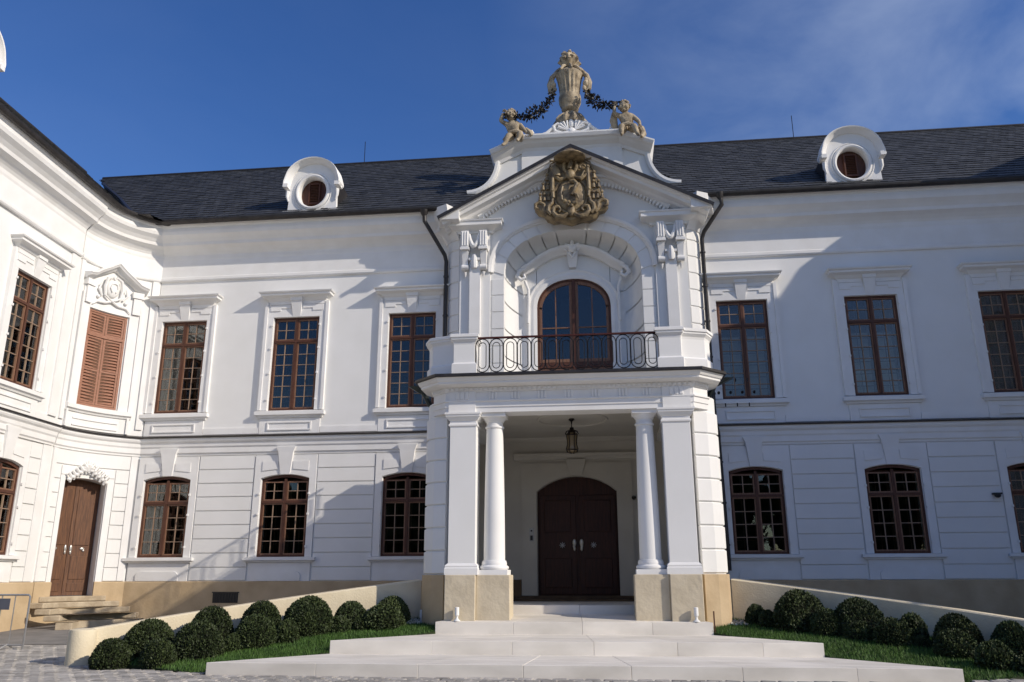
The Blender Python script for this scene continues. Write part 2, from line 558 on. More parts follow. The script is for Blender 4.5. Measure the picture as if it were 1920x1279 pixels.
def window(kind, join=False, blind_or_lit_reveal=False):
    """a casement window built at the origin: x centred, y = wall plane, z = sill"""
    upper = kind == 'upper'
    H = UH if upper else LH
    tz = 1.82 if upper else 1.30
    arch = None if upper else arcpts(-HW, HW, LH, LR, 12)
    f = MB()
    f.box(-HW, -HW + .045, .03, .12, 0, H)
    f.box(HW - .045, HW, .03, .12, 0, H)
    f.box(-HW + .045, HW - .045, .03, .12, 0, .05)
    f.box(-HW + .045, HW - .045, .018, .13, tz, tz + .06)
    f.box(-.032, .032, .022, .12, .06, tz)
    f.box(-.032, .032, .022, .12, tz + .06, H)
    if upper:
        f.box(-HW + .045, HW - .045, .03, .12, H - .05, H)
    else:
        inn = arcpts(-HW + .045, HW - .045, LH - .065, LR, 12)
        for i in range(12):
            f.xz([inn[i], inn[i + 1], arch[i + 1], arch[i]], .03, .12)
    root = ob('window', f, WOOD)
    POS.pop(root.name, None)
    # leaf frames + glazing bars
    s = MB()
    m = MB()
    cells = []
    for sx in (-1, 1):
        xa, xb = sorted((sx * .036, sx * (HW - .048)))
        for z0, z1, rows in ((.054, tz - .004, 6 if upper else 4), (tz + .064, H - .054 + (0 if upper else -.01), 2)):
            fr = .032
            s.box(xa, xa + fr, .045, .10, z0, z1)
            s.box(xb - fr, xb, .045, .10, z0, z1)
            s.box(xa + fr, xb - fr, .045, .10, z0, z0 + fr)
            s.box(xa + fr, xb - fr, .045, .10, z1 - fr, z1)
            gx0, gx1, gz0, gz1 = xa + fr, xb - fr, z0 + fr, z1 - fr
            mid = (gx0 + gx1) / 2
            m.box(mid - .010, mid + .010, .055, .092, gz0, gz1)
            for r_ in range(1, rows):
                zz = lerp(gz0, gz1, r_ / rows)
                m.box(gx0, mid - .010, .057, .092, zz - .009, zz + .009)
                m.box(mid + .010, gx1, .057, .092, zz - .009, zz + .009)
            for r_ in range(rows):
                for c in range(2):
                    cells.append((lerp(gx0, gx1, (c + .5) / 2), lerp(gz0, gz1, (r_ + .5) / rows), (gx1 - gx0) / 2 - .004, (gz1 - gz0) / rows - .004))
    ob('sash', s, WOODL, root)
    ob('glazing_bar', m, BAR, root)
    if join:
        j = MB()
        for cx, cz, wd, ht in cells:
            j.box(cx - wd / 2, cx + wd / 2, .076, .080, cz - ht / 2, cz + ht / 2)
        ob('pane', j, GLASS, root, kind='stuff')
    else:
        for cx, cz, wd, ht in cells:
            o = bpy.data.objects.new('pane', pane_mesh(wd, ht))
            COL.objects.link(o)
            o.parent = root
            o.location = (cx, .076, cz)
            o.rotation_euler = (radians(random.uniform(-.5, .5)), 0, radians(random.uniform(-.5, .5)))
    # hinges on the white surround
    h = MB()
    for sx in (-1, 1):
        for hz in ((.25, .95, 1.62, 2.25) if upper else (.22, 1.0, 1.5)):
            h.box(sx * (HW + .03) - .02, sx * (HW + .03) + .02, -.085, .0, hz, hz + .05)
    ob('hinge', h, WHITE2, root, kind='stuff')
    # white reveal, inner sash, dark room
    rv = MB()
    zt = H + (0 if upper else LR)
    for a, b in ((-HW - .02, -HW + .03), (HW - .03, HW + .02)):
        rv.box(a, b, .121, .36, 0, H)
    rv.box(-HW + .03, HW - .03, .121, .36, -.03, .03)
    ob('reveal', rv, WHITE, root)
    n = MB()
    for x in (-HW + .03, -.06, .01, HW - .08):
        n.box(x, x + .05, .30, .34, .03, H)
    for z in (.03, tz, H - .05):
        n.box(-HW + .03, HW - .03, .297, .337, z, z + .05)
    for sx in (-1, 1):
        n.box(sx * .32 - .008, sx * .32 + .008, .305, .33, .08, H)
        for k in range(1, 6 if upper else 4):
            zz = tz * k / (6 if upper else 4)
            n.box(min(sx * .06, sx * .55), max(sx * .06, sx * .55), .307, .328, zz - .008, zz + .008)
    ob('inner_sash', n, WOOD, root)
    rm = MB()
    a, b, c, d = -HW - .5, HW + .5, .361, 2.4
    q = [(a, c, -.6), (b, c, -.6), (b, d, -.6), (a, d, -.6), (a, c, zt + .5), (b, c, zt + .5), (b, d, zt + .5), (a, d, zt + .5)]
    rm.add(q, [(0, 1, 2, 3), (4, 5, 6, 7), (1, 2, 6, 5), (2, 3, 7, 6), (3, 0, 4, 7)])
    ob('room', rm, DARKIN, root)
    if blind_or_lit_reveal:
        bl = MB()
        if blind_or_lit_reveal == 1:
            bl.box(-HW + .08, HW - .08, .42, .43, .12, tz * .92)
        else:
            bl.box(-HW + .05, -HW + .17, .42, .43, .05, H)  # pale strip paints the sunlit inner reveal of the leftmost windows
        ob('blind_or_lit_reveal', bl, BLINDLIT, root)
    # stucco surround
    if upper:
        st = MB()
        for sx in (-1, 1):
            x0, x1 = sorted((sx * (HW + .012), sx * .84))
            st.box(x0, x1, -.055, .06, -.002, H + .002)
            a, b = sorted((sx * .79, sx * .87))
            st.box(a, b, -.085, .06, .003, H + .42)
        st.box(-.785, .785, -.055, .06, H + .004, H + .46)
        ob('surround', st, WHITE2, root)
        for sx in (-1, 1):
            pn = MB()
            def P(l):
                return [(sx * a, b) for a, b in l]
            pn.xz(P([(.17, H + .24), (.44, H + .24), (.44, H + .17), (.72, H + .17), (.72, H + .33), (.17, H + .33)]), -.075, -.05)
            pn.xz(P([(.17, H + .345), (.74, H + .345), (.74, H + .42), (.17, H + .42)]), -.075, -.05)
            ob('panel_moulding', pn, WHITE2, root)
        ky = MB()
        ky.loft([[(-.10, -.055, H + .01), (.10, -.055, H + .01), (.10, .02, H + .01), (-.10, .02, H + .01)],
                 [(-.15, -.15, H + .43), (.15, -.15, H + .43), (.15, .02, H + .43), (-.15, .02, H + .43)]])
        ky.box(-.16, .16, -.17, .02, H + .432, H + .53)
        ob('keystone', ky, WHITE2, root)
        hd = MB()
        hd.sweep([(-.74, .01), (-.74, -.05), (.74, -.05), (.74, .01)],
                 [(-.05, H + .40), (.02, H + .40), (.03, H + .44), (.05, H + .45), (.10, H + .51), (.20, H + .55), (.21, H + .56), (.21, H + .605), (.25, H + .625), (.265, H + .655), (-.05, H + .76)])
        ob('hood', hd, WHITE2, root)
        sl = MB()
        sl.sweep([(-.82, .01), (-.82, -.03), (.82, -.03), (.82, .01)],
                 [(-.02, -.20), (.03, -.20), (.05, -.16), (.10, -.13), (.10, -.04), (-.02, -.002)])
        ob('sill', sl, WHITE2, root)
        ap = MB()
        ap.box(-.80, .80, -.03, .02, -.62, -.205)
        for x0, x1, z0, z1 in ((-.58, .58, -.33, -.30), (-.58, .58, -.52, -.49), (-.58, -.55, -.487, -.333), (.55, .58, -.487, -.333)):
            ap.box(x0, x1, -.055, -.02, z0, z1)
        ob('apron', ap, WHITE2, root)
    else:
        top = 4.30 - LZ
        st = MB()
        wall(st, -.80, .80, -.002, top, -.05, .06, [(-HW - .012, HW + .012, [(-.01, LH, arcpts(-HW - .012, HW + .012, LH + .012, LR, 12))])])
        ob('surround', st, WHITE2, root)
        for sx in (-1, 1):
            pn = MB()
            a = [(sx * .20, LH + .235), (sx * .60, LH + .195), (sx * .60, LH + .43), (sx * .20, LH + .43)]
            pn.xz(a, -.068, -.045)
            ob('panel_moulding', pn, WHITE2, root)
        ky = MB()
        ky.loft([[(-.12, -.075, LH + LR), (.12, -.075, LH + LR), (.12, .02, LH + LR), (-.12, .02, LH + LR)],
                 [(-.19, -.13, top + .06), (.19, -.13, top + .06), (.19, .02, top + .06), (-.19, .02, top + .06)],
                 [(-.25, -.15, top + .20), (.25, -.15, top + .20), (.25, .02, top + .20), (-.25, .02, top + .20)]])
        ob('keystone', ky, WHITE2, root)
        sl = MB()
        sl.sweep([(-.80, .01), (-.80, -.03), (.80, -.03), (.80, .01)],
                 [(-.02, -.13), (.04, -.13), (.05, -.10), (.11, -.08), (.11, -.015), (-.02, -.003)])
        ob('sill', sl, WHITE2, root)
        ap = MB()
        ap.box(-.78, .78, -.035, .02, -.565, -.135)
        ob('apron', ap, WHITE2, root)
        a2 = MB()
        aa = [(-.55, -.560), (-.55, -.42), (-.50, -.36), (-.44, -.34), (.44, -.34), (.50, -.36), (.55, -.42), (.55, -.560)]
        a2.xz(aa, -.062, -.03)
        ob('apron_panel', a2, WHITE2, root)
    return root

def place(o, parent, loc, rz=0):
    o.parent = parent
    base = POS.get(parent.name, Vector((0, 0, 0)))
    o.location = Vector(loc) - base
    o.rotation_euler = (0, 0, rz)
    return o

UX = [-11.075, -7.963, -4.845, 3.527, 6.620, 9.745]

# ------------------------------------------------------------------ main wing
mw = thing('palace_wing', 'long white central palace range with slate roof behind the columned portico', 'building')

CORN = [(-.05, 9.76), (.05, 9.76), (.06, 9.84), (.10, 9.90), (.19, 9.98), (.31, 10.04), (.33, 10.12), (.40, 10.20), (.50, 10.28), (.53, 10.36), (.53, 10.46), (.56, 10.50), (.58, 10.56), (-.05, 10.60)]
FRZ = [(-.05, 9.10), (.05, 9.10), (.07, 9.13), (.07, 9.20), (.045, 9.22), (.045, 9.70), (.06, 9.755), (-.05, 9.755)]
STRG = [(-.05, 4.33), (.035, 4.33), (.04, 4.37), (.07, 4.40), (.075, 4.52), (.10, 4.56), (.11, 4.64), (.15, 4.68), (.17, 4.72), (.17, 4.78), (-.05, 4.80)]
FLSH = [(.02, 4.803), (.19, 4.783), (.20, 4.765), (.21, 4.80), (.02, 4.86)]
PLINTH = [(-.05, -.2), (.07, -.2), (.07, 1.225), (.05, 1.245), (-.05, 1.245)]

LXW = -11.9
cols_l = [(x - HW, x + HW, [(LZ, LZ + LH, arcpts(x - HW, x + HW, LZ + LH, LR, 10)), (UZ, UZ + UH, None)]) for x in UX[:3]]
cols_r = [(x - HW, x + HW, [(LZ, LZ + LH, arcpts(x - HW, x + HW, LZ + LH, LR, 10)), (UZ, UZ + UH, None)]) for x in UX[3:]]
wl = MB()
wall(wl, LXW, -3.40, -.2, 10.6, 0, .36, cols_l)
ob('wall', wl, WHITE, mw)
wl = MB()
wall(wl, 2.05, 11.7, -.2, 10.6, 0, .36, cols_r)
ob('wall', wl, WHITE, mw)

for a, b in ((LXW + .0, -3.34), (2.08, 11.7)):
    ob('cornice', MB().sweep([(a, 0), (b if b > 0 else -3.7, 0)] if a < 0 else [(2.35, 0), (b, 0)], CORN), WHITE2, mw)
    ob('frieze', MB().sweep([(a, 0), (b if b > 0 else -3.75, 0)] if a < 0 else [(2.5, 0), (b, 0)], FRZ), WHITE2, mw)
    ob('string_course', MB().sweep([(a, 0), (b, 0)], STRG), WHITE2, mw)
    ob('string_flashing', MB().sweep([(a, 0), (b, 0)], FLSH), LEAD, mw)
    ob('plinth', MB().sweep([(a, 0), (b, 0)], PLINTH), SAND, mw)

# low stepped base line under the upper windows
for a, b in ((LXW, -4.2), (2.9, 11.7)):
    xs_ = [x for x in UX if a < x < b]
    cur = a
    for x in xs_ + [None]:
        e = (x - .81) if x else b
        if e > cur:
            ob('base_band', MB().box(cur, e, -.025, .02, 4.865, 5.02), WHITE2, mw)
        cur = x + .81 if x else b

# horizontal plaster courses of the ground floor
ZJ = [1.250, 1.570, 1.910, 2.254, 2.592, 2.934, 3.280, 3.618, 3.966, 4.322]
spans = []
cur = LXW
for x in UX[:3]:
    spans.append((cur, x - .83)); cur = x + .83
cur = None
for x in UX[3:]:
    if cur: spans.append((cur, x - .83))
    cur = x + .83
spans.append((cur, 11.7))
for a, b in spans:
    if b - a < .12: continue
    for i in range(9):
        ob('plaster_course', MB().box(a, b, -.034, .01, ZJ[i] + .013, ZJ[i + 1] - .013), WHITE, mw, bevel=.006)

# windows
protos = {}
for i, x in enumerate(UX):
    for kind, z in (('upper', UZ), ('lower', LZ)):
        join = i == 5
        bl = 1 if (kind == 'upper' and i in (3, 4)) else (2 if (kind == 'lower' and i == 0) or (kind == 'upper' and i == 0) else False)
        key = (kind, join, bl)
        if key not in protos:
            protos[key] = window(kind, join, bl)
            o = protos[key]
        else:
            o = copy_tree(protos[key])
        place(o, mw, (x, 0, z))

# cellar opening in the plinth
ob('cellar_vent', MB().box(-9.56, -8.92, -.078, -.02, .742, .972), CAMW, mw)
vb = MB()
for k in range(9):
    vb.box(-9.52 + k * .07, -9.50 + k * .07, -.088, -.079, .75, .965)
vb.box(-9.58, -8.90, -.09, -.06, .973, 1.0)
ob('vent_grille', vb, LEAD, mw)

# ---- roof
RY0, RZ0, RY1, RZ1 = -.64, 10.62, 4.6, 14.90
SLN = sqrt((RY1 - RY0) ** 2 + (RZ1 - RZ0) ** 2)

def slates(mb, O, U, V, N, length, rows, wd, lo, hi, skip=None):
    """overlapping slates; O eave origin, U along, V up the slope, N outward"""
    h = length / rows
    for r_ in range(rows):
        v0, v1 = r_ * h, (r_ + 1) * h + .05
        a, b = lo(v0 + h / 2), hi(v0 + h / 2)
        u = a - (wd * .5 if r_ % 2 else 0)
        while u < b:
            ua, ub = max(u + .004, a), min(u + wd - .004, b)
            if ub - ua > .02 and not (skip and skip((ua + ub) / 2, v0)):
                e = .022 + random.uniform(-.005, .008)
                j = random.uniform(-.006, .006)
                P = lambda x, y, n: O + U * x + V * y + N * n
                mb.add([P(ua, v0 + j, 0), P(ub, v0 + j, 0), P(ub, v0 + j, e), P(ua, v0 + j, e + random.uniform(-.003, .003)), P(ub, v1, .004), P(ua, v1, .004)],
                       [(0, 1, 2, 3), (3, 2, 4, 5)])
            u += wd
V_ = Vector((0, RY1 - RY0, RZ1 - RZ0)).normalized()
N_ = Vector((0, -V_.z, V_.y))
sl = MB()
slates(sl, Vector((0, RY0, RZ0)), Vector((1, 0, 0)), V_, N_, SLN, 27, .20,
       lambda v: -12.35 - 5.05 * v / SLN, lambda v: 10.85 + 5.35 * v / SLN, lambda x, v: v < 2.4 and -3.25 < x < 2.0)
ob('roof_slates', sl, SLATE, mw, kind='stuff')
rb = MB()
RF = 2.4 / SLN
ya, za = lerp(RY0, RY1, RF), lerp(RZ0, RZ1, RF) - .02
rb.add([(-12.3, RY0, RZ0 - .02), (-3.3, RY0, RZ0 - .02), (-3.3, ya, za), (2.05, ya, za), (2.05, RY0, RZ0 - .02), (10.85, RY0, RZ0 - .02), (16.2, RY1, RZ1 - .02), (-17.4, RY1, RZ1 - .02), (-17.4, RY1 + 5.3, RZ0), (16.2, RY1 + 5.3, RZ0), (-3.3, RY1, RZ1 - .02), (2.05, RY1, RZ1 - .02)],
       [(0, 1, 2, 10, 7), (2, 3, 11, 10), (3, 4, 5, 6, 11), (7, 6, 9, 8)])
ob('roof', rb, SLATE, mw)
ob('ridge_cap', MB().tube([(-17.3, RY1, RZ1), (16.2, RY1, RZ1)], .07, 8), LEAD, mw)

def gutter(parent, pts, r=.085):
    """half-round gutter along a path"""
    ob('gutter', MB().sweep(pts, [(-.005, 10.60)] + [(.085 - r * cos(a), 10.60 - r * sin(a)) for a in [pi * k / 8 for k in range(9)]] + [(.172, 10.62), (.150, 10.62), (.02, 10.61)]), LEAD, parent)

for a, b in ((-11.86, -3.85), (2.75, 11.7)):
    gutter(mw, [(a, -.58), (b, -.58)])
    x = a + .3
    base = None
    while x < b:
        bk = MB()
        bk.tube([(0, -.02, .05), (0, -.10, -.08), (0, .0, -.12)], .013, 5) if False else bk.sweep([(-.014, 0), (.014, 0)], [(-.02, .03), (.0, -.02)] + [(.085 - .105 * cos(t), -.0 - .105 * sin(t)) for t in [pi * k / 6 for k in range(7)]] + [(.19, .05), (.175, .05), (.085, -.087), (.0, -.01)])
        if base is None:
            base = ob('gutter_bracket', bk, LEAD, mw, loc=(x, -.58, 10.60))
        else:
            c = base.copy()
            COL.objects.link(c)
            c.location = (x, -.58, 10.60)
        x += .52
# strip of slates/boards between gutter and roof edge
for a, b in ((-11.6, -3.75), (2.6, 11.7)):
    ob('eaves_board', MB().box(a, b, -.62, -.1, 10.585, 10.615), LEAD, mw)

# lightning rods, snow hooks
for x in (-7.82, 6.43):
    ob('lightning_rod', MB().tube([(x, RY1, 14.85), (x, RY1, 15.75)], .012, 5), IRON, mw)

P0h, P1h = Vector((-11.0, .35, 11.43)), Vector((-10.6, 3.7, 14.2))
for k in range(9):
    q = P0h.lerp(P1h, k / 8)
    q.z = RZ0 + (q.y - RY0) * (RZ1 - RZ0) / (RY1 - RY0) + .02
    q.x += .45 * k / 8 - .2
    o_ = ob('roof_hook', MB().box(-.02, .02, -.06, .02, 0, .07), GALV, mw, loc=tuple(q))
# ---- dormers
def dormer(cx, zb):
    y0, y1 = -.26, -.14
    MAPS[0] = lambda x, y, z: (cx + (x - cx) * .95, y, zb + (z - zb) * (.88 if z > zb else 1))
    cz, rx, rz = zb + .70, .40, .49
    N = 48
    out_, inn = [], []
    for k in range(N):
        a = 2 * pi * k / N - pi / 2
        c, s_ = cos(a), sin(a)
        # outer outline: straight sides flaring at the base, round head
        zo = 1.0
        if s_ > .05:
            X, Z = .70 * c, cz + .40 + .62 * s_
        else:
            t = (.05 - s_) / 1.05
            X = (.70 + .10 * max(0, t - .25) ** 2) * max(-1, min(1, c * (1 + 1.4 * t)))
            Z = max(zb, cz + .42 - 1.45 * t)
        out_.append((X + cx, Z))
        inn.append((cx + rx * c, cz + rz * s_))
    d = MB()
    o = 0
    ringf = [(x, y0, z) for x, z in out_]
    ringfi = [(x, y0, z) for x, z in inn]
    ringb = [(x, y1, z) for x, z in out_]
    ringbi = [(x, y1 + .12, z) for x, z in inn]
    d.loft([ringb, ringf, ringfi, ringbi], True, False)
    root = ob('dormer', d, WHITE2, mw)
    # oval moulding
    mo = MB()
    path = [(cx + (rx + .06) * cos(2 * pi * k / 40), y0 - .01, cz + (rz + .06) * sin(2 * pi * k / 40)) for k in range(40)]
    mo.tube(path, .055, 8, True)
    path = [(cx + (rx + .15) * cos(2 * pi * k / 40), y0 - .005, cz + (rz + .15) * sin(2 * pi * k / 40)) for k in range(40)]
    mo.tube(path, .025, 6, True)
    ob('oval_moulding', mo, WHITE2, root, smooth=True)
    # arched hood with curled ends
    hp = [(cx + .70 * cos(pi - pi * k / 20), cz + .38 + .64 * sin(pi - pi * k / 20)) for k in range(21)]
    hp = [(cx - .74, cz + .22), (cx - .74, cz + .30)] + hp[1:-1] + [(cx + .74, cz + .30), (cx + .74, cz + .22)]
    hd = MB().sweepxz(hp, [(-.06, y1 + .1), (-.06, y0 - .03), (-.03, y0 - .08), (.02, y0 - .12), (.05, y0 - .20), (.08, y0 - .21), (.09, y0 - .18), (.09, y1 + .1)])
    ob('hood', hd, WHITE2, root, smooth=True)
    for sx in (-1, 1):
        sc = MB()
        sc.box(cx + sx * .76 - .07, cx + sx * .76 + .07, y0 - .20, y1, cz + .12, cz + .24)
        sc.tube([(cx + sx * .78, y0 - .16, cz + .20), (cx + sx * .78, y0 - .02, cz + .20)], .08, 8)
        sc.tube([(cx + sx * .73, y0 - .03, cz + .05), (cx + sx * .74, y0 - .04, cz - .15), (cx + sx * .70, y0 - .03, cz - .3)], [.06, .045, .02], 6)
        ob('scroll', sc, WHITE2, root, smooth=True)
    ob('base_ledge', MB().sweep([(cx - .78, y1), (cx - .78, y0), (cx + .78, y0), (cx + .78, y1)], [(-.02, zb - .01), (.03, zb - .01), (.06, zb + .03), (.06, zb + .07), (.02, zb + .09), (-.02, zb + .10)]), WHITE2, root)
    ob('lead_apron', MB().box(cx - .76, cx + .80, y0 - .03, y1, zb - .13, zb - .012), LEAD, root)
    # cheeks and rounded roof running back into the slope
    bk = MB()
    ring = [(cx - .68, zb), (cx - .68, cz + .40)] + [(cx + .70 * cos(pi - pi * k / 12), cz + .40 + .62 * sin(pi - pi * k / 12)) for k in range(1, 12)] + [(cx + .68, cz + .40), (cx + .68, zb)]
    bk.loft([[(x, y1 - .001, z - .02) for x, z in ring], [(cx + (x - cx) * .96, y1 + 2.1, z - .25) for x, z in ring]], True, False)
    ob('cheek', bk, LEAD, root)
    # louvred shutter
    sb = MB()
    sb.add([(cx, y1 + .06, cz)] + [(cx + (rx + .01) * cos(2 * pi * k / 32), y1 + .06, cz + (rz + .01) * sin(2 * pi * k / 32)) for k in range(32)],
           [(0, 1 + k, 1 + (k + 1) % 32) for k in range(32)])
    lv = ob('louvre', sb, WOOD, root)
    MAPS[0] = None
    return root

DR = []
for cx, zb in ((-7.68, 10.84), (6.53, 10.82)):
    d = dormer(cx, zb)
    DR.append(d)
    lv = [c for c in d.children if c.name.startswith('louvre')][0]
    cz = zb + .70
    s_ = MB()
    MAPS[0] = lambda x, y, z: (cx + (x - cx) * .95, y, zb + (z - zb) * .88)
    for k in range(11):
        z = cz - .27 + k * .054
        s_.add([(cx - .13, -.14, z), (cx + .13, -.14, z), (cx + .13, -.105, z + .04), (cx - .13, -.105, z + .04), (cx - .13, -.10, z + .03), (cx + .13, -.10, z + .03), (cx + .13, -.135, z - .01), (cx - .13, -.135, z - .01)],
               [(0, 1, 2, 3), (4, 5, 6, 7), (0, 1, 6, 7), (3, 2, 5, 4)])
    s_.box(cx - .17, cx - .135, -.15, -.10, cz - .34, cz + .36)
    s_.box(cx + .135, cx + .17, -.15, -.10, cz - .34, cz + .36)
    s_.box(cx - .135, cx + .135, -.15, -.10, cz - .34, cz - .29)
    s_.box(cx - .135, cx + .135, -.15, -.10, cz + .32, cz + .36)
    ob('louvre_slats', s_, WOOD, d)
    MAPS[0] = None

# ---- main door (behind the columns)
MAPS[0] = DM
dw = MB()
wall(dw, -3.7, 2.3, .2, 5.4, 0, .3, [(-1.645, .265, [(.905, 3.30, arcpts(-1.645, .265, 3.30, .36, 14))])])
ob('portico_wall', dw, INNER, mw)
dr = MB()
DL = arcpts(-1.66, .28, 3.30, .36, 14)
for i in range(14):
    dr.xz([DL[i], DL[i + 1], (DL[i + 1][0], .905), (DL[i][0], .905)], .16, .22)
door = ob('door', dr, DOORD, mw)
for sx in (-1, 1):
    cx = -.69 + sx * .475
    lf = MB()
    lf.box(cx - .44, cx + .44, .13, .158, .93, 3.22)
    ob('door_leaf', lf, DOORD, door, bevel=.01)
    for z0, z1 in ((1.08, 1.75), (2.35, 3.10)):
        pnl = MB()
        pnl.box(cx - .32, cx + .32, .105, .129, z0, z1)
        ob('door_panel', pnl, DOORD, door, bevel=.02)
    hn = MB()
    hx = -.69 + sx * .085
    hn.ell((hx, .10, 2.10), .045, .02, .09, 10, 8)
    hn.ell((hx, .10, 1.98), .03, .018, .07, 10, 8)
    hn.tube([(hx, .09, 2.08), (hx + sx * .03, .05, 2.03), (hx + sx * .01, .04, 1.97)], .012, 6)
    ob('door_handle', hn, PEWTER, door, smooth=True)
    stt = MB()
    hx = -.69 + sx * .37
    for k in range(4):
        a = pi * k / 4
        stt.tube([(hx - .07 * cos(a), .10, 2.05 - .07 * sin(a)), (hx + .07 * cos(a), .10, 2.05 + .07 * sin(a))], .008, 5)
    ob('door_knob', stt, GALV, door)
sr = MB()
wall(sr, -2.02, .64, .905, 3.98, -.04, .01, [(-1.66, .28, [(.905, 3.31, arcpts(-1.66, .28, 3.31, .37, 14))])])
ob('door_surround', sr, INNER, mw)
ob('door_surround', MB().sweepxz([(-2.2, 4.16), (.83, 4.16)], [(-.10, .01), (-.10, -.05), (-.04, -.09), (.02, -.11), (.05, -.11), (.05, .01)]), INNER, mw)
ky = MB()
ky.loft([[(-.83, -.06, 3.68), (-.55, -.06, 3.68), (-.55, 0, 3.68), (-.83, 0, 3.68)], [(-.93, -.13, 4.05), (-.45, -.13, 4.05), (-.45, 0, 4.05), (-.93, 0, 4.05)]])
ob('door_keystone', ky, INNER, mw)
MAPS[0] = None

# ------------------------------------------------------------------ left side wing with the curved corner
P0 = Vector((-12.97, -1.95, 0))
WA = radians(90 + 3.43)
UW = Vector((cos(WA), sin(WA), 0))
NW = Vector((-sin(WA), cos(WA), 0))
def wing(s, y, z):
    p = P0 + UW * s + NW * y
    return (p.x, p.y, z)
BC, BR = (-10.64, -1.96), 2.33
BL = 2.32
def bend(s, y, z):
    th = pi - s / BR
    return (BC[0] + (BR + y) * cos(th), BC[1] + (BR + y) * sin(th), z)

sw = thing('side_wing', 'white left-hand wing with curved corner bay, brown shutters and wooden side door', 'building', (-12.97, -1.95, 0))
WS = -6.0
wl = MB()
wx = -1.675
wall(wl, WS, 0, -.2, 10.6, 0, .36, [(wx - HW, wx + HW, [(LZ, LZ + LH, arcpts(wx - HW, wx + HW, LZ + LH, LR, 10)), (UZ, UZ + UH, None)])])
wl.map(wing)
ob('wall', wl, WHITE, sw)
bay = MB()
wall(bay, 0, BL, -.2, 10.6, 0, .45, [(.53, 1.60, [(.92, 3.60, arcpts(.53, 1.60, 3.60, .09, 8)), (5.47, 7.95, None)])], sub=.13)
bay.map(bend)
ob('bay_wall', bay, WHITE, sw)

wpath = [wing(WS, -.03, 0)[:2], wing(-.10, -.03, 0)[:2]]
bpath = [bend(BL * k / 14, 0, 0)[:2] for k in range(15)]
for nm, prof, mt in (('cornice', CORN, WHITE2), ('frieze', FRZ, WHITE2), ('string_course', STRG, WHITE2), ('string_flashing', FLSH, LEAD), ('plinth', PLINTH, SAND)):
    ob(nm, MB().sweep(wpath, prof), mt, sw)
    if nm == 'plinth':
        k0 = [bend(BL * k / 14, 0, 0)[:2] for k in range(0, 4)]
        k0[-1] = bend(.52, 0, 0)[:2]
        k1 = [bend(1.61 + (BL - 1.61) * k / 4, 0, 0)[:2] for k in range(5)]
        ob(nm, MB().sweep(k0, prof), mt, sw)
        ob(nm, MB().sweep(k1, prof), mt, sw)
        ob(nm, MB().sweep([bend(.52 + 1.09 * k / 5, 0, 0)[:2] for k in range(6)], [(-.05, -.2), (.07, -.2), (.07, .9), (-.05, .9)]), mt, sw)
    else:
        ob(nm, MB().sweep(bpath, prof), mt, sw)
# pilaster strips flanking the bay
for s0, s1, fn in ((-.42, -.10, wing), (.02, .16, bend), (2.12, 2.28, bend)):
    for z0, z1 in ((5.02, 9.09), (1.26, 4.32)):
        st = MB()
        for i in range(3):
            st.box(lerp(s0, s1, i / 3), lerp(s0, s1, (i + 1) / 3), -.045, .02, z0, z1)
        ob('pilaster_strip', st.map(fn), WHITE2, sw)
# gutter round the curve
gp = [wing(WS, -.57, 0)[:2]] + [wing(-.5, -.57, 0)[:2]] + [bend(.1 + (BL - .25) * k / 12, -.57, 0)[:2] for k in range(13)] + [(-11.86, -.58)]
gutter(sw, gp)
ob('eaves_board', MB().sweep(gp, [(.05, 10.59), (.05, 10.615), (-.62, 10.615), (-.62, 10.59)]), LEAD, sw)
for k in range(14):
    t = .4 + k * .5
    s_ = WS + t
    bk = MB().sweep([(-.014, 0), (.014, 0)], [(-.02, .03), (.0, -.02)] + [(.085 - .105 * cos(a), -.105 * sin(a)) for a in [pi * q / 6 for q in range(7)]] + [(.19, .05), (.175, .05), (.085, -.087), (.0, -.01)])
    if s_ < -.4:
        q = wing(s_, -.57, 10.6)
        o = ob('gutter_bracket', bk, LEAD, sw, loc=q)
        o.rotation_euler = (0, 0, WA)

# courses
for i in range(9):
    z0, z1 = ZJ[i] + .013, ZJ[i + 1] - .013
    for a, b, fn in ((WS, wx - .83, wing), (wx + .83, -.43, wing), (.17, .36, bend), (1.80, 2.11, bend)) + (((.36, 1.80, bend),) if i == 8 else ()):
        c = MB()
        k = 3 if fn is bend else 1
        k = 8 if b - a > 1.2 and fn is bend else k
        for q in range(k):
            c.box(lerp(a, b, q / k), lerp(a, b, (q + 1) / k), -.034, .01, z0, z1)
        ob('plaster_course', c.map(fn), WHITE, sw)
for a, b, fn in ((WS, wx - .81, wing), (wx + .81, -.43, wing)):
    ob('base_band', MB().box(a, b, -.025, .02, 4.865, 5.02).map(wing), WHITE2, sw)

for kind, z in (('upper', UZ), ('lower', LZ)):
    o = copy_tree(protos[(kind, False, False)] if (kind, False, False) in protos else window(kind))
    place(o, sw, wing(wx, 0, z), WA)

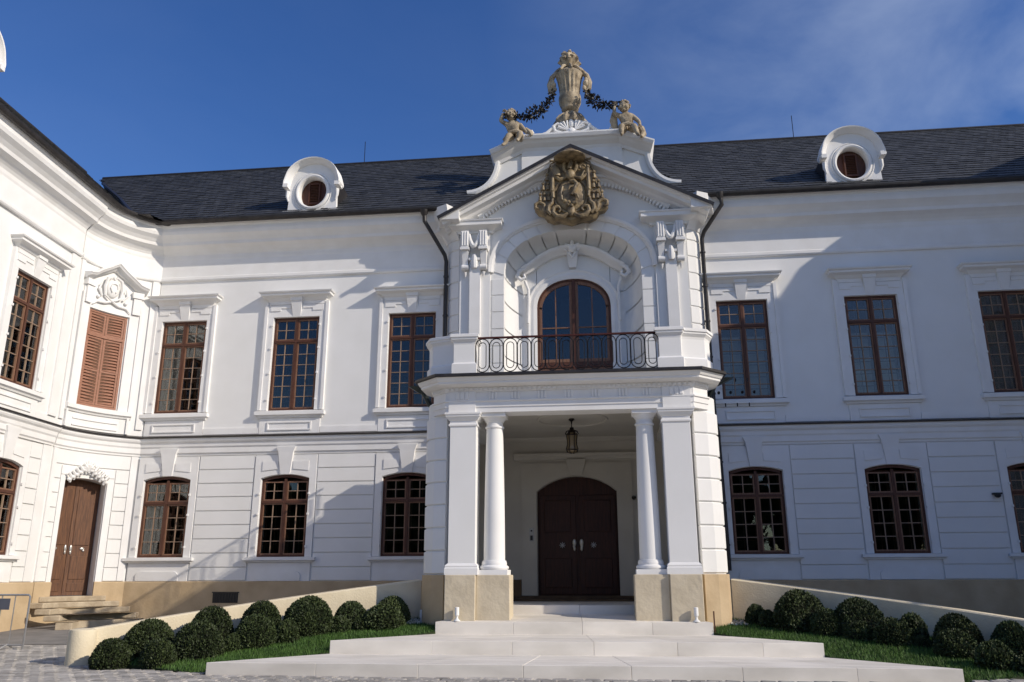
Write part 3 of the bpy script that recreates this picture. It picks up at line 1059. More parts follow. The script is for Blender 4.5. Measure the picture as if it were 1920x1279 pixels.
# shuttered window in the bay
SC = 1.065
fr = MB()
for x0, x1, z0, z1 in ((.53, .585, 5.47, 7.95), (1.545, 1.60, 5.47, 7.95)):
    fr.box(x0, x1, .0, .09, z0, z1)
for k in range(6):
    a, b = .585 + .16 * k, .585 + .16 * (k + 1)
    fr.box(a, b, 0, .09, 5.47, 5.52)
    fr.box(a, b, 0, .09, 7.90, 7.95)
    fr.box(a, b, -.012, .09, 7.27, 7.34)
sh = ob('shuttered_window', fr.map(bend), WOODS, sw)
lf = MB()
for sx in (-1, 1):
    xa, xb = sorted((SC + sx * .008, SC + sx * .475))
    for z0, z1 in ((5.53, 7.26), (7.35, 7.89)):
        for a, b in ((xa, xa + .05), (xb - .05, xb)):
            lf.box(a, b, .015, .06, z0, z1)
        for zz in ([z0, z1 - .045] + ([6.38] if z1 < 7.3 else [])):
            for k in range(3):
                lf.box(lerp(xa + .05, xb - .05, k / 3), lerp(xa + .05, xb - .05, (k + 1) / 3), .015, .06, zz, zz + .045)
ob('shutter_frame', lf.map(bend), WOODS, sh)
for sx in (-1, 1):
    xa, xb = sorted((SC + sx * .062, SC + sx * .422))
    for z0, z1 in ((5.58, 6.375), (6.43, 7.21), (7.40, 7.84)):
        n = int((z1 - z0) / .073)
        for k in range(n):
            z = z0 + (z1 - z0) * (k + .5) / n
            s_ = MB()
            s_.loft([[(xa, .012, z - .030), (xa, .022, z - .038), (xa, .062, z + .022), (xa, .052, z + .030)],
                     [(xb, .012, z - .030), (xb, .022, z - .038), (xb, .062, z + .022), (xb, .052, z + .030)]])
            ob('shutter_slat', s_.map(bend), WOODS, sh)
ob('shutter_back', MB().box(.56, 1.57, .075, .10, 5.5, 7.93).map(bend), DOORL, sh)
st = MB()
for a, b in ((.24, .50), (1.63, 1.89)):
    st.box(a, b, -.05, .03, 5.40, 8.56)
for k in range(8):
    a, b = .50 + 1.13 * k / 8, .50 + 1.13 * (k + 1) / 8
    st.box(a, b, -.05, .03, 7.965, 8.56)
for a, b in ((.19, .25), (1.88, 1.94)):
    st.box(a, b, -.08, .03, 4.87, 8.30)
ob('surround', st.map(bend), WHITE2, sh)
sl = MB()
sl.sweep([(.15 + 1.83 * k / 8, -.03) for k in range(9)], [(-.02, 5.26), (.03, 5.26), (.05, 5.30), (.10, 5.33), (.10, 5.43), (-.02, 5.465)])
ob('sill', sl.map(bend), WHITE2, sh)
ap = MB()
for k in range(8):
    ap.box(.2 + 1.73 * k / 8, .2 + 1.73 * (k + 1) / 8, -.03, .02, 4.87, 5.255)
for z0, z1 in ((5.10, 5.13), (4.93, 4.96)):
    for k in range(6):
        ap.box(.45 + 1.22 * k / 6, .45 + 1.22 * (k + 1) / 6, -.055, -.02, z0, z1)
ob('apron', ap.map(bend), WHITE2, sh)
pd = MB()
PR = [(-.07, .02), (-.07, -.09), (-.03, -.13), (.0, -.22), (.03, -.24), (.055, -.27), (.085, -.27), (.10, .02)]
pth = [(.17, 8.72), (.40, 8.78), (.62, 8.93), (.88, 9.08), (1.09, 9.22), (1.30, 9.08), (1.55, 8.93), (1.78, 8.78), (2.01, 8.72)]
pd.sweepxz(pth, PR)
for sx in (0, 1):
    a, b = ((.22, .52), (1.62, 1.92))[sx]
    pd.box(a, b, -.14, .02, 8.50, 8.66)
    pd.box(a + .05, b - .05, -.11, .02, 8.05, 8.49)
ob('pediment', pd.map(bend), WHITE2, sh)
ca = MB()
ca.ell((1.07, -.06, 8.62), .20, .10, .26, 16, 10)
for sx in (-1, 1):
    ca.tube([(1.07 + sx * .05, -.13, 8.28), (1.07 + sx * .22, -.12, 8.38), (1.07 + sx * .26, -.12, 8.62), (1.07 + sx * .20, -.13, 8.85), (1.07 + sx * .06, -.13, 8.92), (1.07, -.12, 8.84)], [.02, .035, .045, .045, .04, .02], 7)
    ca.tube([(1.07, -.10, 8.26), (1.07 + sx * .2, -.10, 8.18), (1.07 + sx * .42, -.09, 8.16), (1.07 + sx * .55, -.09, 8.05)], [.035, .03, .025, .01], 6)
    ca.tube([(1.07 + sx * .3, -.09, 8.35), (1.07 + sx * .42, -.10, 8.5), (1.07 + sx * .36, -.09, 8.68)], [.03, .035, .015], 6)
    ca.ell((1.07 + sx * .40, -.09, 8.30), .05, .04, .05, 8, 6)
    ca.tube([(1.07 + sx * .05, -.16, 8.5), (1.07 + sx * .11, -.16, 8.6), (1.07 + sx * .07, -.165, 8.72), (1.07 + sx * .0, -.165, 8.74)], .02, 6)
ca.ell((1.07, -.11, 8.27), .06, .05, .05, 8, 6)
ob('cartouche', ca.map(bend), WHITE2, sh, smooth=True)

# side door in the bay
dl = MB()
da = arcpts(.53, 1.60, 3.60, .09, 8)
for k in range(8):
    dl.xz([(da[k][0], .92), (da[k + 1][0], .92), (da[k + 1][0], da[k + 1][1] + .02), (da[k][0], da[k][1] + .02)], .36, .40)
dl.map(bend)
dd = ob('side_door', dl, DOORL, sw)
for sx in (-1, 1):
    cx = 1.065 + sx * .26
    ob('door_leaf', MB().box(cx - .255, cx + .255, .325, .358, .93, 3.585).map(bend), DOORL, dd)
    for z0, z1 in ((1.02, 1.22), (1.30, 1.85), (2.10, 3.45)):
        ob('door_panel', MB().box(cx - .18, cx + .18, .30, .326, z0, z1).map(bend), DOORL, dd, bevel=.012)
    h = MB()
    hx = 1.065 + sx * .06
    h.ell((hx, .30, 2.03), .03, .015, .08, 8, 6)
    h.ell((hx, .30, 1.93), .022, .014, .05, 8, 6)
    ob('door_handle', h.map(bend), PEWTER, dd, smooth=True)
    h = MB()
    h.ell((1.065 + sx * .30, .295, 2.02), .05, .012, .035, 8, 6)
    h.ell((1.065 + sx * .33, .295, 1.98), .025, .012, .03, 8, 6)
    ob('door_ornament', h.map(bend), PEWTER, dd, smooth=True)
ds = MB()
for a, b in ((.37, .51), (1.62, 1.78)):
    ds.box(a, b, -.045, .02, .92, 3.72)
for k in range(10):
    a, b = .37 + 1.41 * k / 10, .37 + 1.41 * (k + 1) / 10
    z = 3.72 + .07 * sin(pi * (k + .5) / 10)
    ds.box(a, b, -.045, .02, z, 3.93)
ob('door_surround', ds.map(bend), WHITE2, sw)
rc = MB()
random.seed(11)
for sx in (-1, 1):
    for k in range(5):
        t = k / 4
        x = 1.065 + sx * (.04 + .40 * t)
        z = 3.98 - .26 * t
        rc.tube([(x, -.07, z - .16), (x + sx * .03, -.13, z - .04), (x + sx * .09, -.12, z + .05), (x + sx * .14, -.08, z + .0)], [.03, .045, .035, .012], 6)
        rc.ell((x + sx * .05, -.10, z - .10), .06, .05, .05, 8, 6)
for k in range(7):
    a = pi * (k + .5) / 7
    rc.tube([(1.065, -.08, 3.86), (1.065 + .10 * cos(a), -.13, 3.90 + .10 * sin(a)), (1.065 + .17 * cos(a), -.10, 3.91 + .20 * sin(a))], [.03, .035, .015], 6)
ob('shell_ornament', rc.map(bend), WHITE2, sw, smooth=True)

# wing roof
Or = Vector(wing(0, -.70, 10.62))
Vw = Vector((NW.x * 5.0, NW.y * 5.0, 4.28))
LW = Vw.length
Vw.normalize()
Nw = UW.cross(Vw).normalized()
if Nw.z < 0: Nw = -Nw
sl = MB()
slates(sl, Or, UW, Vw, Nw, LW, 27, .20, lambda v: WS, lambda v: 1.15 + 5.1 * v / LW)
ob('roof_slates', sl, SLATE, sw, kind='stuff')
rb = MB()
q = [Or + UW * WS, Or + UW * 1.2, Or + UW * 6.3 + Vw * LW, Or + UW * WS + Vw * LW, Or + UW * WS + NW * 10, Or + UW * 12 + NW * 10]
rb.add([p_ - Vector((0, 0, .02)) for p_ in q], [(0, 1, 2, 3), (3, 2, 5, 4)])
ob('roof', rb, SLATE, sw)
ob('ridge_cap', MB().tube([Or + UW * WS + Vw * LW, Or + UW * 6.3 + Vw * LW], .07, 8), LEAD, sw)
rvp = [Vector(bend(1.2, -.45, 10.64)), Vector((-14.6, 1.75, 12.58)), Vector((-16.9, 4.05, 14.42))]
ob('roof_valley', MB().tube(rvp, .06, 6), LEAD, sw)

# dormer of the wing (only its hood peeps in at the left edge)
dsrc = DR[0]
o = copy_tree(dsrc, sw)
tp_ = Vector(wing(-5.12, 0, 0))
rot = Matrix.Rotation(WA, 3, 'Z')
o.rotation_euler = (0, 0, WA)
o.location = tp_ - rot @ Vector((-7.68, 0, 0)) - POS[sw.name]
# gable end of the wing
ge = MB()
a0, a1 = wing(WS, 0, 0), wing(WS, 10, 0)
ge.add([(a0[0], a0[1], -.2), (a1[0], a1[1], -.2), (a1[0], a1[1], 10.6), ((a0[0] + a1[0]) / 2, (a0[1] + a1[1]) / 2, 14.6), (a0[0], a0[1], 10.6)], [(0, 1, 2, 3, 4)])
ob('gable_wall', ge, WHITE, sw)

# ------------------------------------------------------------------ right side wing (stands right of the view, throws the big shadow)
rw = thing('side_wing', 'white right-hand wing facing the left one across the court, wholly unseen beyond the frame', 'building', (11.6, -3, 0))
RYE = -8.0
ob('wall', MB().box(11.6, 20.8, RYE, 0.3, -.2, 10.6), WHITE, rw)
r = MB()
ex, rx_, ry_ = 10.95, 16.2, 21.5
r.loft([[(ex, RYE - .2, 10.60), (rx_, RYE - .2, 14.90), (ry_, RYE - .2, 10.60)], [(ex, 4.6, 10.60), (rx_, 4.6, 14.90), (ry_, 4.6, 10.60)]])
ob('roof', r, SLATE, rw)
ob('cornice', MB().sweep([(11.6, 0), (11.6, RYE), (20.8, RYE)], CORN), WHITE2, rw)
ob('string_course', MB().sweep([(11.6, 0), (11.6, RYE), (20.8, RYE)], STRG), WHITE2, rw)
ob('plinth', MB().sweep([(11.6, 0), (11.6, RYE), (20.8, RYE)], PLINTH), SAND, rw)
for y in (-1.9, -4.7):
    for kind, z in (('upper', UZ), ('lower', LZ)):
        o = copy_tree(protos[(kind, True, False)])
        place(o, rw, (11.6, y, z), radians(-90))
# its dormer, whose shadow lies on the central roof
dm = MB()
dm.loft([[(11.25, -2.0 + a, 10.9 + b) for a, b in [(-.7, 0), (-.7, 1.0), (-.45, 1.5), (0, 1.65), (.45, 1.5), (.7, 1.0), (.7, 0)]],
         [(13.5, -2.0 + a, 10.9 + b) for a, b in [(-.7, 0), (-.7, 1.0), (-.45, 1.5), (0, 1.65), (.45, 1.5), (.7, 1.0), (.7, 0)]]])
ob('dormer', dm, WHITE2, rw)

# ------------------------------------------------------------------ entrance portal: portico, balcony, niche and gable
pt = thing('entrance_portal', 'tall white entrance portal with paired columns, balcony niche and pointed gable', 'portal', (-.69, 0, 0))
PCX = -.735
MAPS[0] = PM
def mir(x):
    return 2 * PCX - x

# --- pedestals (ochre) and piers, columns
random.seed(5)
for sx in (0, 1):
    X = (lambda a, b: (a, b)) if sx == 0 else (lambda a, b: (mir(b), mir(a)))
    a, b = X(-3.30, -2.67)
    pe = ob('pedestal', MB().box(a, b, -2.96, -2.30, .2, 1.372), PED, pt, bevel=.012)
    a, b = X(-2.668, -1.98)
    ob('pedestal', MB().box(a, b, -2.885, -2.22, .2, 1.371), PED, pt, bevel=.012)
    # pier
    a, b = X(-3.26, -2.69)
    pr = ob('pier', MB().box(a, b, -2.86, -2.36, 1.55, 4.52), WHITE, pt, bevel=.008)
    rect = [(a, -2.36), (a, -2.86), (b, -2.86), (b, -2.36)]
    ob('pier_base', MB().sweep(rect, [(-.1, 1.373), (.06, 1.373), (.06, 1.50), (.045, 1.52), (.05, 1.55), (.02, 1.585), (0, 1.60), (-.1, 1.60)]), WHITE2, pr)
    ob('pier_capital', MB().sweep(rect, [(-.1, 4.42), (0, 4.42), (.025, 4.435), (.025, 4.47), (.005, 4.485), (.005, 4.54), (.03, 4.56), (.07, 4.62), (.085, 4.63), (.085, 4.665), (.105, 4.675), (.105, 4.715), (-.1, 4.715)]), WHITE2, pr)
    # column
    cx = -2.335 if sx == 0 else mir(-2.335)
    cy = -2.55
    sh_ = []
    for k in range(13):
        t = k / 12
        sh_.append((.222 - .045 * (t ** 1.6), 1.66 + 2.78 * t))
    co = ob('column', MB().lathe([(.25, 1.63), (.245, 1.655)] + sh_ + [(.15, 4.44)], (cx, cy, 0), 40), WHITE, pt, smooth=True)
    ba = MB()
    ba.lathe([(.2, 1.47), (.275, 1.472), (.30, 1.50), (.30, 1.53), (.275, 1.555), (.255, 1.565), (.262, 1.60), (.252, 1.63), (.2, 1.632)], (cx, cy, 0), 36)
    ba.box(cx - .305, cx + .305, cy - .305, cy + .305, 1.3715, 1.471)
    ob('column_base', ba, WHITE2, co, smooth=True)
    cp = MB()
    cp.lathe([(.15, 4.40), (.20, 4.405), (.205, 4.425), (.20, 4.445), (.178, 4.45), (.178, 4.53), (.195, 4.54), (.20, 4.56), (.245, 4.615), (.255, 4.635), (.15, 4.64)], (cx, cy, 0), 36)
    cp.box(cx - .262, cx + .262, cy - .262, cy + .262, 4.636, 4.716)
    ob('column_capital', cp, WHITE2, co, smooth=True)
    # curved quoined flank from the pier back to the wall
    fl = [(-3.36, .95), (-3.36, -1.70), (-3.84, -2.08), (-3.86, -2.22), (-3.80, -2.38), (-3.62, -2.55), (-3.34, -2.68)]
    if sx:
        fl = [(mir(x), y) for x, y in fl][::-1]
    core = fl + ([(-3.28, -2.4), (-3.28, .95)] if sx == 0 else [(mir(-3.28), .95), (mir(-3.28), -2.4)])
    ob('flank_wall', MB().xy(core, .2, 5.0), WHITE, pt)
    ob('flank_plinth', MB().sweep(fl, [(-.05, .2), (.06, .2), (.06, 1.373), (-.05, 1.373)]), SAND, pt)
    n = 7
    for k in range(n):
        z0 = 1.385 + (4.68 - 1.385) * k / n
        z1 = 1.385 + (4.68 - 1.385) * (k + 1) / n
        ob('quoin_block', MB().sweep(fl, [(-.05, z0 + .014), (.022, z0 + .014), (.036, z0 + .028), (.036, z1 - .028), (.022, z1 - .014), (-.05, z1 - .014)]), WHITE, pt)

# --- entablature and balcony slab
EP = [(-3.34, .95), (-3.34, -1.75), (-3.68, -2.15), (-3.68, -2.54), (-3.36, -2.86), (1.89, -2.86), (2.21, -2.54), (2.21, -2.15), (1.87, -1.75), (1.87, .95)]
ob('architrave', MB().sweep(EP, [(-.50, 4.718), (.0, 4.718), (0, 4.83), (.02, 4.835), (.02, 4.945), (.05, 4.955), (.05, 4.985), (.01, 4.99), (.01, 5.16), (-.50, 5.16)]), WHITE2, pt)
ob('portico_cornice', MB().sweep(EP, [(-.50, 5.161), (.035, 5.161), (.04, 5.18), (.055, 5.25), (.10, 5.265), (.26, 5.285), (.28, 5.30), (.28, 5.345), (.31, 5.355), (.34, 5.40), (.36, 5.43), (-.50, 5.435)]), WHITE2, pt)
ob('balcony_flashing', MB().sweep(EP, [(.30, 5.436), (.40, 5.433), (.41, 5.44), (.41, 5.495), (.36, 5.505), (-.1, 5.53), (-.1, 5.436)]), LEAD, pt)
ob('balcony_floor', MB().xy([(-3.3, .6), (-3.3, -1.7), (-3.6, -2.2), (-3.3, -2.75), (1.83, -2.75), (2.13, -2.2), (1.83, -1.7), (1.83, .6)], 5.20, 5.515), LEAD, pt)
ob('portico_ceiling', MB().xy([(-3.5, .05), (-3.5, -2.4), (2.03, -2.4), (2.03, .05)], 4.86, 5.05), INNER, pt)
ring = MB()
ring.tube([(-.71 + .80 * cos(2 * pi * k / 32), -1.45 + .48 * sin(2 * pi * k / 32), 4.855) for k in range(32)], .03, 6, True)
ob('ceiling_ring', ring, INNER, pt, smooth=True)
MAPS[0] = DM
ob('inner_cornice', MB().sweep([(-3.2, 0), (1.8, 0)], [(-.01, 4.50), (.03, 4.50), (.04, 4.56), (.10, 4.66), (.12, 4.70), (.12, 4.76), (-.01, 4.76)]), INNER, pt)
ob('inner_plinth', MB().box(-3.2, -2.03, -.06, .0, .70, 1.262), PLDARK, pt)
ob('inner_plinth', MB().box(.65, 1.8, -.06, .0, .70, 1.262), PLDARK, pt)
MAPS[0] = PM
# dentils and triglyphs on the front
x = -3.32
me = MB()
while x < 1.84:
    me.box(x - .03, x + .03, -2.945, -2.90, 5.19, 5.245)
    x += .105
for (xa, ya), (xb, yb) in (((-3.66, -2.56), (-3.36, -2.86)), ((1.89, -2.86), (2.19, -2.56))):
    for k in range(5):
        t = (k + .5) / 5
        X, Y = lerp(xa, xb, t), lerp(ya, yb, t)
        nx, ny = (yb - ya), -(xb - xa)
        l = sqrt(nx * nx + ny * ny)
        me.box(X + nx / l * .05 - .025, X + nx / l * .05 + .025, Y + ny / l * .05 - .025, Y + ny / l * .05 + .025, 5.185, 5.247)
ob('dentil', me, WHITE2, pt, kind='stuff')
for x in (-3.0, -2.34, -1.85, -1.28, -.71, -.14, .43, .93, 1.54):
    w_ = .17 if x in (-3.0, 1.54) else .11
    for k in (-1, 0, 1):
        ob('triglyph_rib', MB().box(x + k * w_ * .62 - w_ * .22, x + k * w_ * .62 + w_ * .22, -2.892 - (.03 if w_ > .15 else 0), -2.86, 4.992, 5.158), WHITE2, pt, bevel=.01)
    if w_ > .15:
        ob('frieze_block', MB().box(x - .29, x + .29, -2.90, -2.86, 4.72, 5.159), WHITE2, pt)

# --- stone parapet piers of the balcony
for sx in (0, 1):
    a = [(-3.84, -2.05), (-3.84, -2.42), (-3.70, -2.72), (-3.20, -2.90), (-3.18, -2.99), (-2.72, -2.99), (-2.72, -2.5), (-3.1, -2.3)]
    if sx:
        a = [(mir(x) - .02, y) for x, y in a][::-1]
    pp = ob('parapet', MB().xy(a, 5.50, 6.30), WHITE, pt)
    ob('parapet_foot', MB().sweep(a, [(-.05, 5.505), (.045, 5.505), (.045, 5.76), (.0, 5.80), (-.05, 5.80)], True), WHITE2, pp)
    ob('parapet_cap', MB().sweep(a, [(-.3, 6.20), (.0, 6.20), (.01, 6.25), (.05, 6.30), (.06, 6.31), (.06, 6.35), (.085, 6.36), (.085, 6.42), (.04, 6.44), (-.3, 6.45)], True), WHITE2, pp)

# --- upper storey front with basket-arched niche
UXC = -.655
MAPS[0] = UM
def umir(x):
    return 2 * UXC - x
FY = -.45
ARO = basket(UXC, 1.73, 8.70, 1.19, 28)
up_ = MB()
GX0, GX1 = -3.55, umir(-3.55)
def gtop(x):
    return 11.75 - abs(x + .62) * .53
NS = 28
prev = None
# jambs
up_.box(GX0, UXC - 1.73, FY, .05, 5.0, 10.15)
up_.box(UXC + 1.73, GX1, FY, .05, 5.0, 10.15)
for i in range(len(ARO) - 1):
    (ax, az), (bx_, bz) = ARO[i], ARO[i + 1]
    if bx_ - ax > 1e-6:
        up_.xz([(ax, az), (bx_, bz), (bx_, max(10.15, gtop(bx_))), (ax, max(10.15, gtop(ax)))], FY, .05)
up_.box(GX0, GX1, .051, .36, 9.95, 10.3)
up_.xz([(GX0, 10.15), (UXC - 1.73, 10.15), (UXC - 1.73, gtop(UXC - 1.73)), (GX0, gtop(GX0))], FY, .05)
up_.xz([(UXC + 1.73, 10.15), (GX1, 10.15), (GX1, gtop(GX1)), (UXC + 1.73, gtop(UXC + 1.73))], FY, .05)
ob('upper_wall', up_, WHITE, pt)

# niche: concave shell from the outer arch to the inner flat panel
ARI = basket(UXC, 1.30, 8.40, 1.18, 28)
NYI = .22
def jamb(ar, x, z0, n):
    return [(x, lerp(z0, ar[0][1], i / n)) for i in range(n)]
def full(ar, hw):
    l = [(UXC - hw, 5.50)]
    r = [(UXC + hw, 5.50)]
    zz = [5.50 + k * .445 for k in range(1, 8)]
    L_ = [(UXC - hw, z) for z in [5.50] + zz if z < ar[0][1] - .05]
    R_ = [(UXC + hw, z) for z in [5.50] + zz if z < ar[0][1] - .05][::-1]
    return L_, R_
def param(ar, hw, s):
    """s in 0..1 along jamb-arch-jamb"""
    js = .27
    if s < js:
        return (UXC - hw, lerp(5.20, ar[0][1], s / js))
    if s > 1 - js:
        return (UXC + hw, lerp(5.20, ar[0][1], (1 - s) / js))
    t = (s - js) / (1 - 2 * js) * (len(ar) - 1)
    i = min(int(t), len(ar) - 2)
    f = t - i
    return (lerp(ar[i][0], ar[i + 1][0], f), lerp(ar[i][1], ar[i + 1][1], f))
def shell(s0, s1, n, off):
    mb = MB()
    rows = []
    for i in range(n + 1):
        s = lerp(s0, s1, i / n)
        o_, n_ = param(ARO, 1.73, s), param(ARI, 1.30, s)
        if off:
            o_, n_ = [(UXC + (p_[0] - UXC) * (1 + off), p_[1] + (off * 1.6 if .27 < s < .73 else 0)) for p_ in (o_, n_)]
        row = []
        for k in range(8):
            a = pi / 2 * k / 7
            f = 1 - cos(a)                 # in-plane fraction
            d = sin(a)                     # depth fraction
            row.append((lerp(o_[0], n_[0], f) , lerp(FY, NYI, d) + off, lerp(o_[1], n_[1], f)))
        rows.append(row)
    mb.loft(rows, False, False)
    return mb
ob('niche_shell', shell(0, 1, 90, .025), WHITE, pt, smooth=True)
EDG = [0, .055, .11, .165, .22, .27, .318, .364, .405, .440, .473, .4999]
EDG = EDG + [1 - e for e in EDG[::-1]][0:]
EDG = sorted(set(round(e, 4) for e in EDG if not .499 < e < .501))
for a, b in zip(EDG[:-1], EDG[1:]):
    ob('niche_panel', shell(a + .0013, b - .0013, 8, 0), WHITE, pt, smooth=True)
# flat back of the niche, with door opening
nb = MB()
DBX0, DBX1 = UXC - .95, UXC + .95
DA = basket(UXC, .95, 8.02, .78, 16, 2.15)
IA = ARI
nb.box(UXC - 1.33, DBX0, NYI, NYI + .2, 5.5, 8.42)
nb.box(DBX1, UXC + 1.33, NYI, NYI + .2, 5.5, 8.42)
top_ = [(UXC - 1.33, 8.42)] + [(x, z + .02) for x, z in ARI] + [(UXC + 1.33, 8.42)]
def topz(x):
    for (a, c), (b, d) in zip(top_[:-1], top_[1:]):
        if a <= x <= b and b > a:
            return lerp(c, d, (x - a) / (b - a))
    return 8.42
for i in range(len(DA) - 1):
    (ax, az), (bx_, bz) = DA[i], DA[i + 1]
    if bx_ - ax > 1e-6:
        nb.xz([(ax, az), (bx_, bz), (bx_, max(topz(bx_), bz)), (ax, max(topz(ax), az))], NYI, NYI + .2)
xs_ = [p_[0] for p_ in ARI if p_[0] < DBX0]
for pts in ([p_ for p_ in ARI if p_[0] <= DBX0 + .02], [p_ for p_ in ARI if p_[0] >= DBX1 - .02]):
    for (a, c), (b, d) in zip(pts[:-1], pts[1:]):
        if b - a > 1e-6:
            nb.xz([(a, 8.40), (b, 8.40), (b, d), (a, c)], NYI, NYI + .2)
ob('niche_back', nb, WHITE, pt)
# archivolt round the niche and flat grooved band
AB = [(UXC - 2.06, 5.5), (UXC - 2.06, 8.5)] + [(x, z) for x, z in basket(UXC, 2.06, 8.75, 1.42, 28)][0:] + [(UXC + 2.06, 8.5), (UXC + 2.06, 5.5)]
arcb = basket(UXC, 2.05, 8.80, 1.40, 30)
ob('archivolt', MB().sweepxz(arcb, [(-.05, FY + .05), (-.05, FY - .05), (-.02, FY - .07), (.0, FY - .10), (.06, FY - .12), (.08, FY - .12), (.08, FY + .05)]), WHITE2, pt)
for sx in (-1, 1):
    k = 0
    z = 5.52
    while z < 8.6:
        a, b = sorted((UXC + sx * 1.735, UXC + sx * 2.04))
        ob('band_block', MB().box(a, b, FY - .022, FY + .02, z + .012, min(z + .445, 8.8) - .012), WHITE, pt, bevel=.006)
        z += .445
for a, b in zip(EDG[:-1], EDG[1:]):
    if a < .27 or b > .735: continue
    mb = MB()
    ro, ri = [], []
    for k in range(5):
        s = lerp(a + .003, b - .003, k / 4)
        t = (s - .27) / .46 * 28
        i = min(int(t), 27)
        f = t - i
        O2 = basket(UXC, 2.0, 8.80, 1.36, 28)
        ro.append((lerp(O2[i][0], O2[i + 1][0], f), lerp(O2[i][1], O2[i + 1][1], f)))
        q_ = param(ARO, 1.73, s)
        ri.append((lerp(UXC, q_[0], 1.004), q_[1] + .005))
    mb.xz(ri + ro[::-1], FY - .02, FY + .02)
    ob('voussoir', mb, WHITE, pt)

# pilasters with raised strips, triglyph brackets, swags and capital blocks
for sx in (0, 1):
    X = (lambda a, b: (a, b)) if sx == 0 else (lambda a, b: (umir(b), umir(a)))
    a, b = X(-3.52, -2.74)
    ps = ob('pilaster', MB().box(a, b, FY - .06, FY + .02, 5.5, 9.95), WHITE, pt)
    a, b = X(-3.26, -2.98)
    ob('pilaster_strip', MB().box(a, b, FY - .15, FY - .05, 5.5, 9.2), WHITE2, ps, bevel=.006)
    for a, b in (X(-3.46, -3.27), X(-2.99, -2.80)):
        br = MB()
        c = (a + b) / 2
        br.box(a, b, FY - .30, FY - .05, 9.42, 9.88)
        br.box(a - .02, b + .02, FY - .33, FY - .05, 9.36, 9.42)
        for k in range(3):
            xx = lerp(a, b, (k + .5) / 3)
            br.tube([(xx, FY - .305, 9.47), (xx, FY - .305, 9.85)], .022, 6)
        br.loft([[(a + .01, FY - .26, 9.35), (b - .01, FY - .26, 9.35), (b - .01, FY - .05, 9.35), (a + .01, FY - .05, 9.35)],
                 [(a + .03, FY - .16, 8.95), (b - .03, FY - .16, 8.95), (b - .03, FY - .05, 8.95), (a + .03, FY - .05, 8.95)]])
        br.tube([(a + .01, FY - .16, 8.92), (b - .01, FY - .16, 8.92)], .075, 10)
        br.tube([(c, FY - .15, 8.80), (c, FY - .12, 8.68)], [.05, .015], 6)
        ob('bracket', br, WHITE2, ps, smooth=True)
    a, b = X(-3.29, -2.97)
    c = (a + b) / 2
    sg = MB()
    pth = [(lerp(a + .03, b - .03, t), FY - .25, 9.80 - .34 * sin(pi * t) ** .7) for t in [k / 10 for k in range(11)]]
    sg.tube(pth, [.03 + .035 * sin(pi * k / 10) for k in range(11)], 8)
    sg.tube([(c, FY - .2, 9.25), (c, FY - .2, 9.05), (c, FY - .17, 8.9)], [.05, .09, .07], 8)
    sg.box(a + .02, b - .02, FY - .22, FY - .04, 9.10, 9.16)
    ob('swag', sg, WHITE2, ps, smooth=True)
    # capital block + broken horizontal cornice above the pilaster
    a, b = X(-3.58, -2.66)
    ob('capital_cornice', MB().sweep([(a, FY + .02), (a, FY - .10), (b, FY - .10), (b, FY + .02)],
       [(-.08, 9.88), (.0, 9.88), (.02, 9.93), (.10, 9.97), (.20, 10.0), (.24, 10.02), (.24, 10.12), (.27, 10.13), (.28, 10.16), (-.08, 10.18)]), WHITE2, ps)
    # curved quoined flank
    fl = [(-3.94, .70), (-3.94, .05), (-3.88, -.16), (-3.74, -.32), (-3.54, -.44)]
    if sx:
        fl = [(umir(x), y) for x, y in fl][::-1]
    core = fl + ([(-3.4, -.40), (-3.4, .70)] if sx == 0 else [(umir(-3.4), .70), (umir(-3.4), -.40)])
    ob('upper_flank', MB().xy(core, 5.5, 10.3), WHITE, pt)
    for k in range(10):
        z0, z1 = 5.52 + .44 * k, 5.52 + .44 * (k + 1)
        ob('quoin_block', MB().sweep(fl, [(-.02, z0 + .012), (.015, z0 + .012), (.028, z0 + .024), (.028, z1 - .024), (.015, z1 - .012), (-.02, z1 - .012)]), WHITE, pt)
    ob('flank_cornice', MB().sweep(fl, CORN[0:2] + [(.10, 9.84), (.2, 9.98), (.34, 10.04), (.36, 10.2), (.5, 10.34), (.54, 10.5), (.56, 10.58), (-.05, 10.6)]), WHITE2, pt)

# --- pediment
GC = -.60
RK = [(-3.98, 10.14), (GC, 11.94), (2.84, 10.14)]
ob('raking_cornice', MB().sweepxz(RK, [(-.27, FY + .1), (-.27, FY - .10), (-.25, FY - .14), (-.235, FY - .24), (-.21, FY - .28), (-.19, FY - .30), (-.165, FY - .46), (-.16, FY - .48), (-.09, FY - .50), (-.07, FY - .56), (-.02, FY - .60), (.0, FY - .60), (.0, .6)]), WHITE2, pt)
ob('raking_flashing', MB().sweepxz([(-4.02, 10.13), (GC, 11.955), (2.88, 10.13)], [(.0, FY - .64), (-.05, FY - .645), (-.05, FY - .655), (.035, FY - .66), (.05, FY - .62), (.05, 1.6), (.0, 1.6)]), LEAD, pt)
for sx in (0, 1):     # end blocks joining the main eaves
    x0 = -3.98 if sx == 0 else 2.84
    s_ = 1 if sx == 0 else -1
    bx_ = MB()
    bx_.loft([[(x0, FY - .58, 10.10), (x0 + s_ * .5, FY - .58, 10.10), (x0 + s_ * .5, .1, 10.05), (x0 - s_ * .22, .1, 10.05)],
              [(x0, FY - .60, 10.16), (x0 + s_ * .5, FY - .60, 10.36), (x0 + s_ * .5, .1, 10.58), (x0 - s_ * .22, .1, 10.58)]])
    ob('cornice_return', bx_, WHITE2, pt)
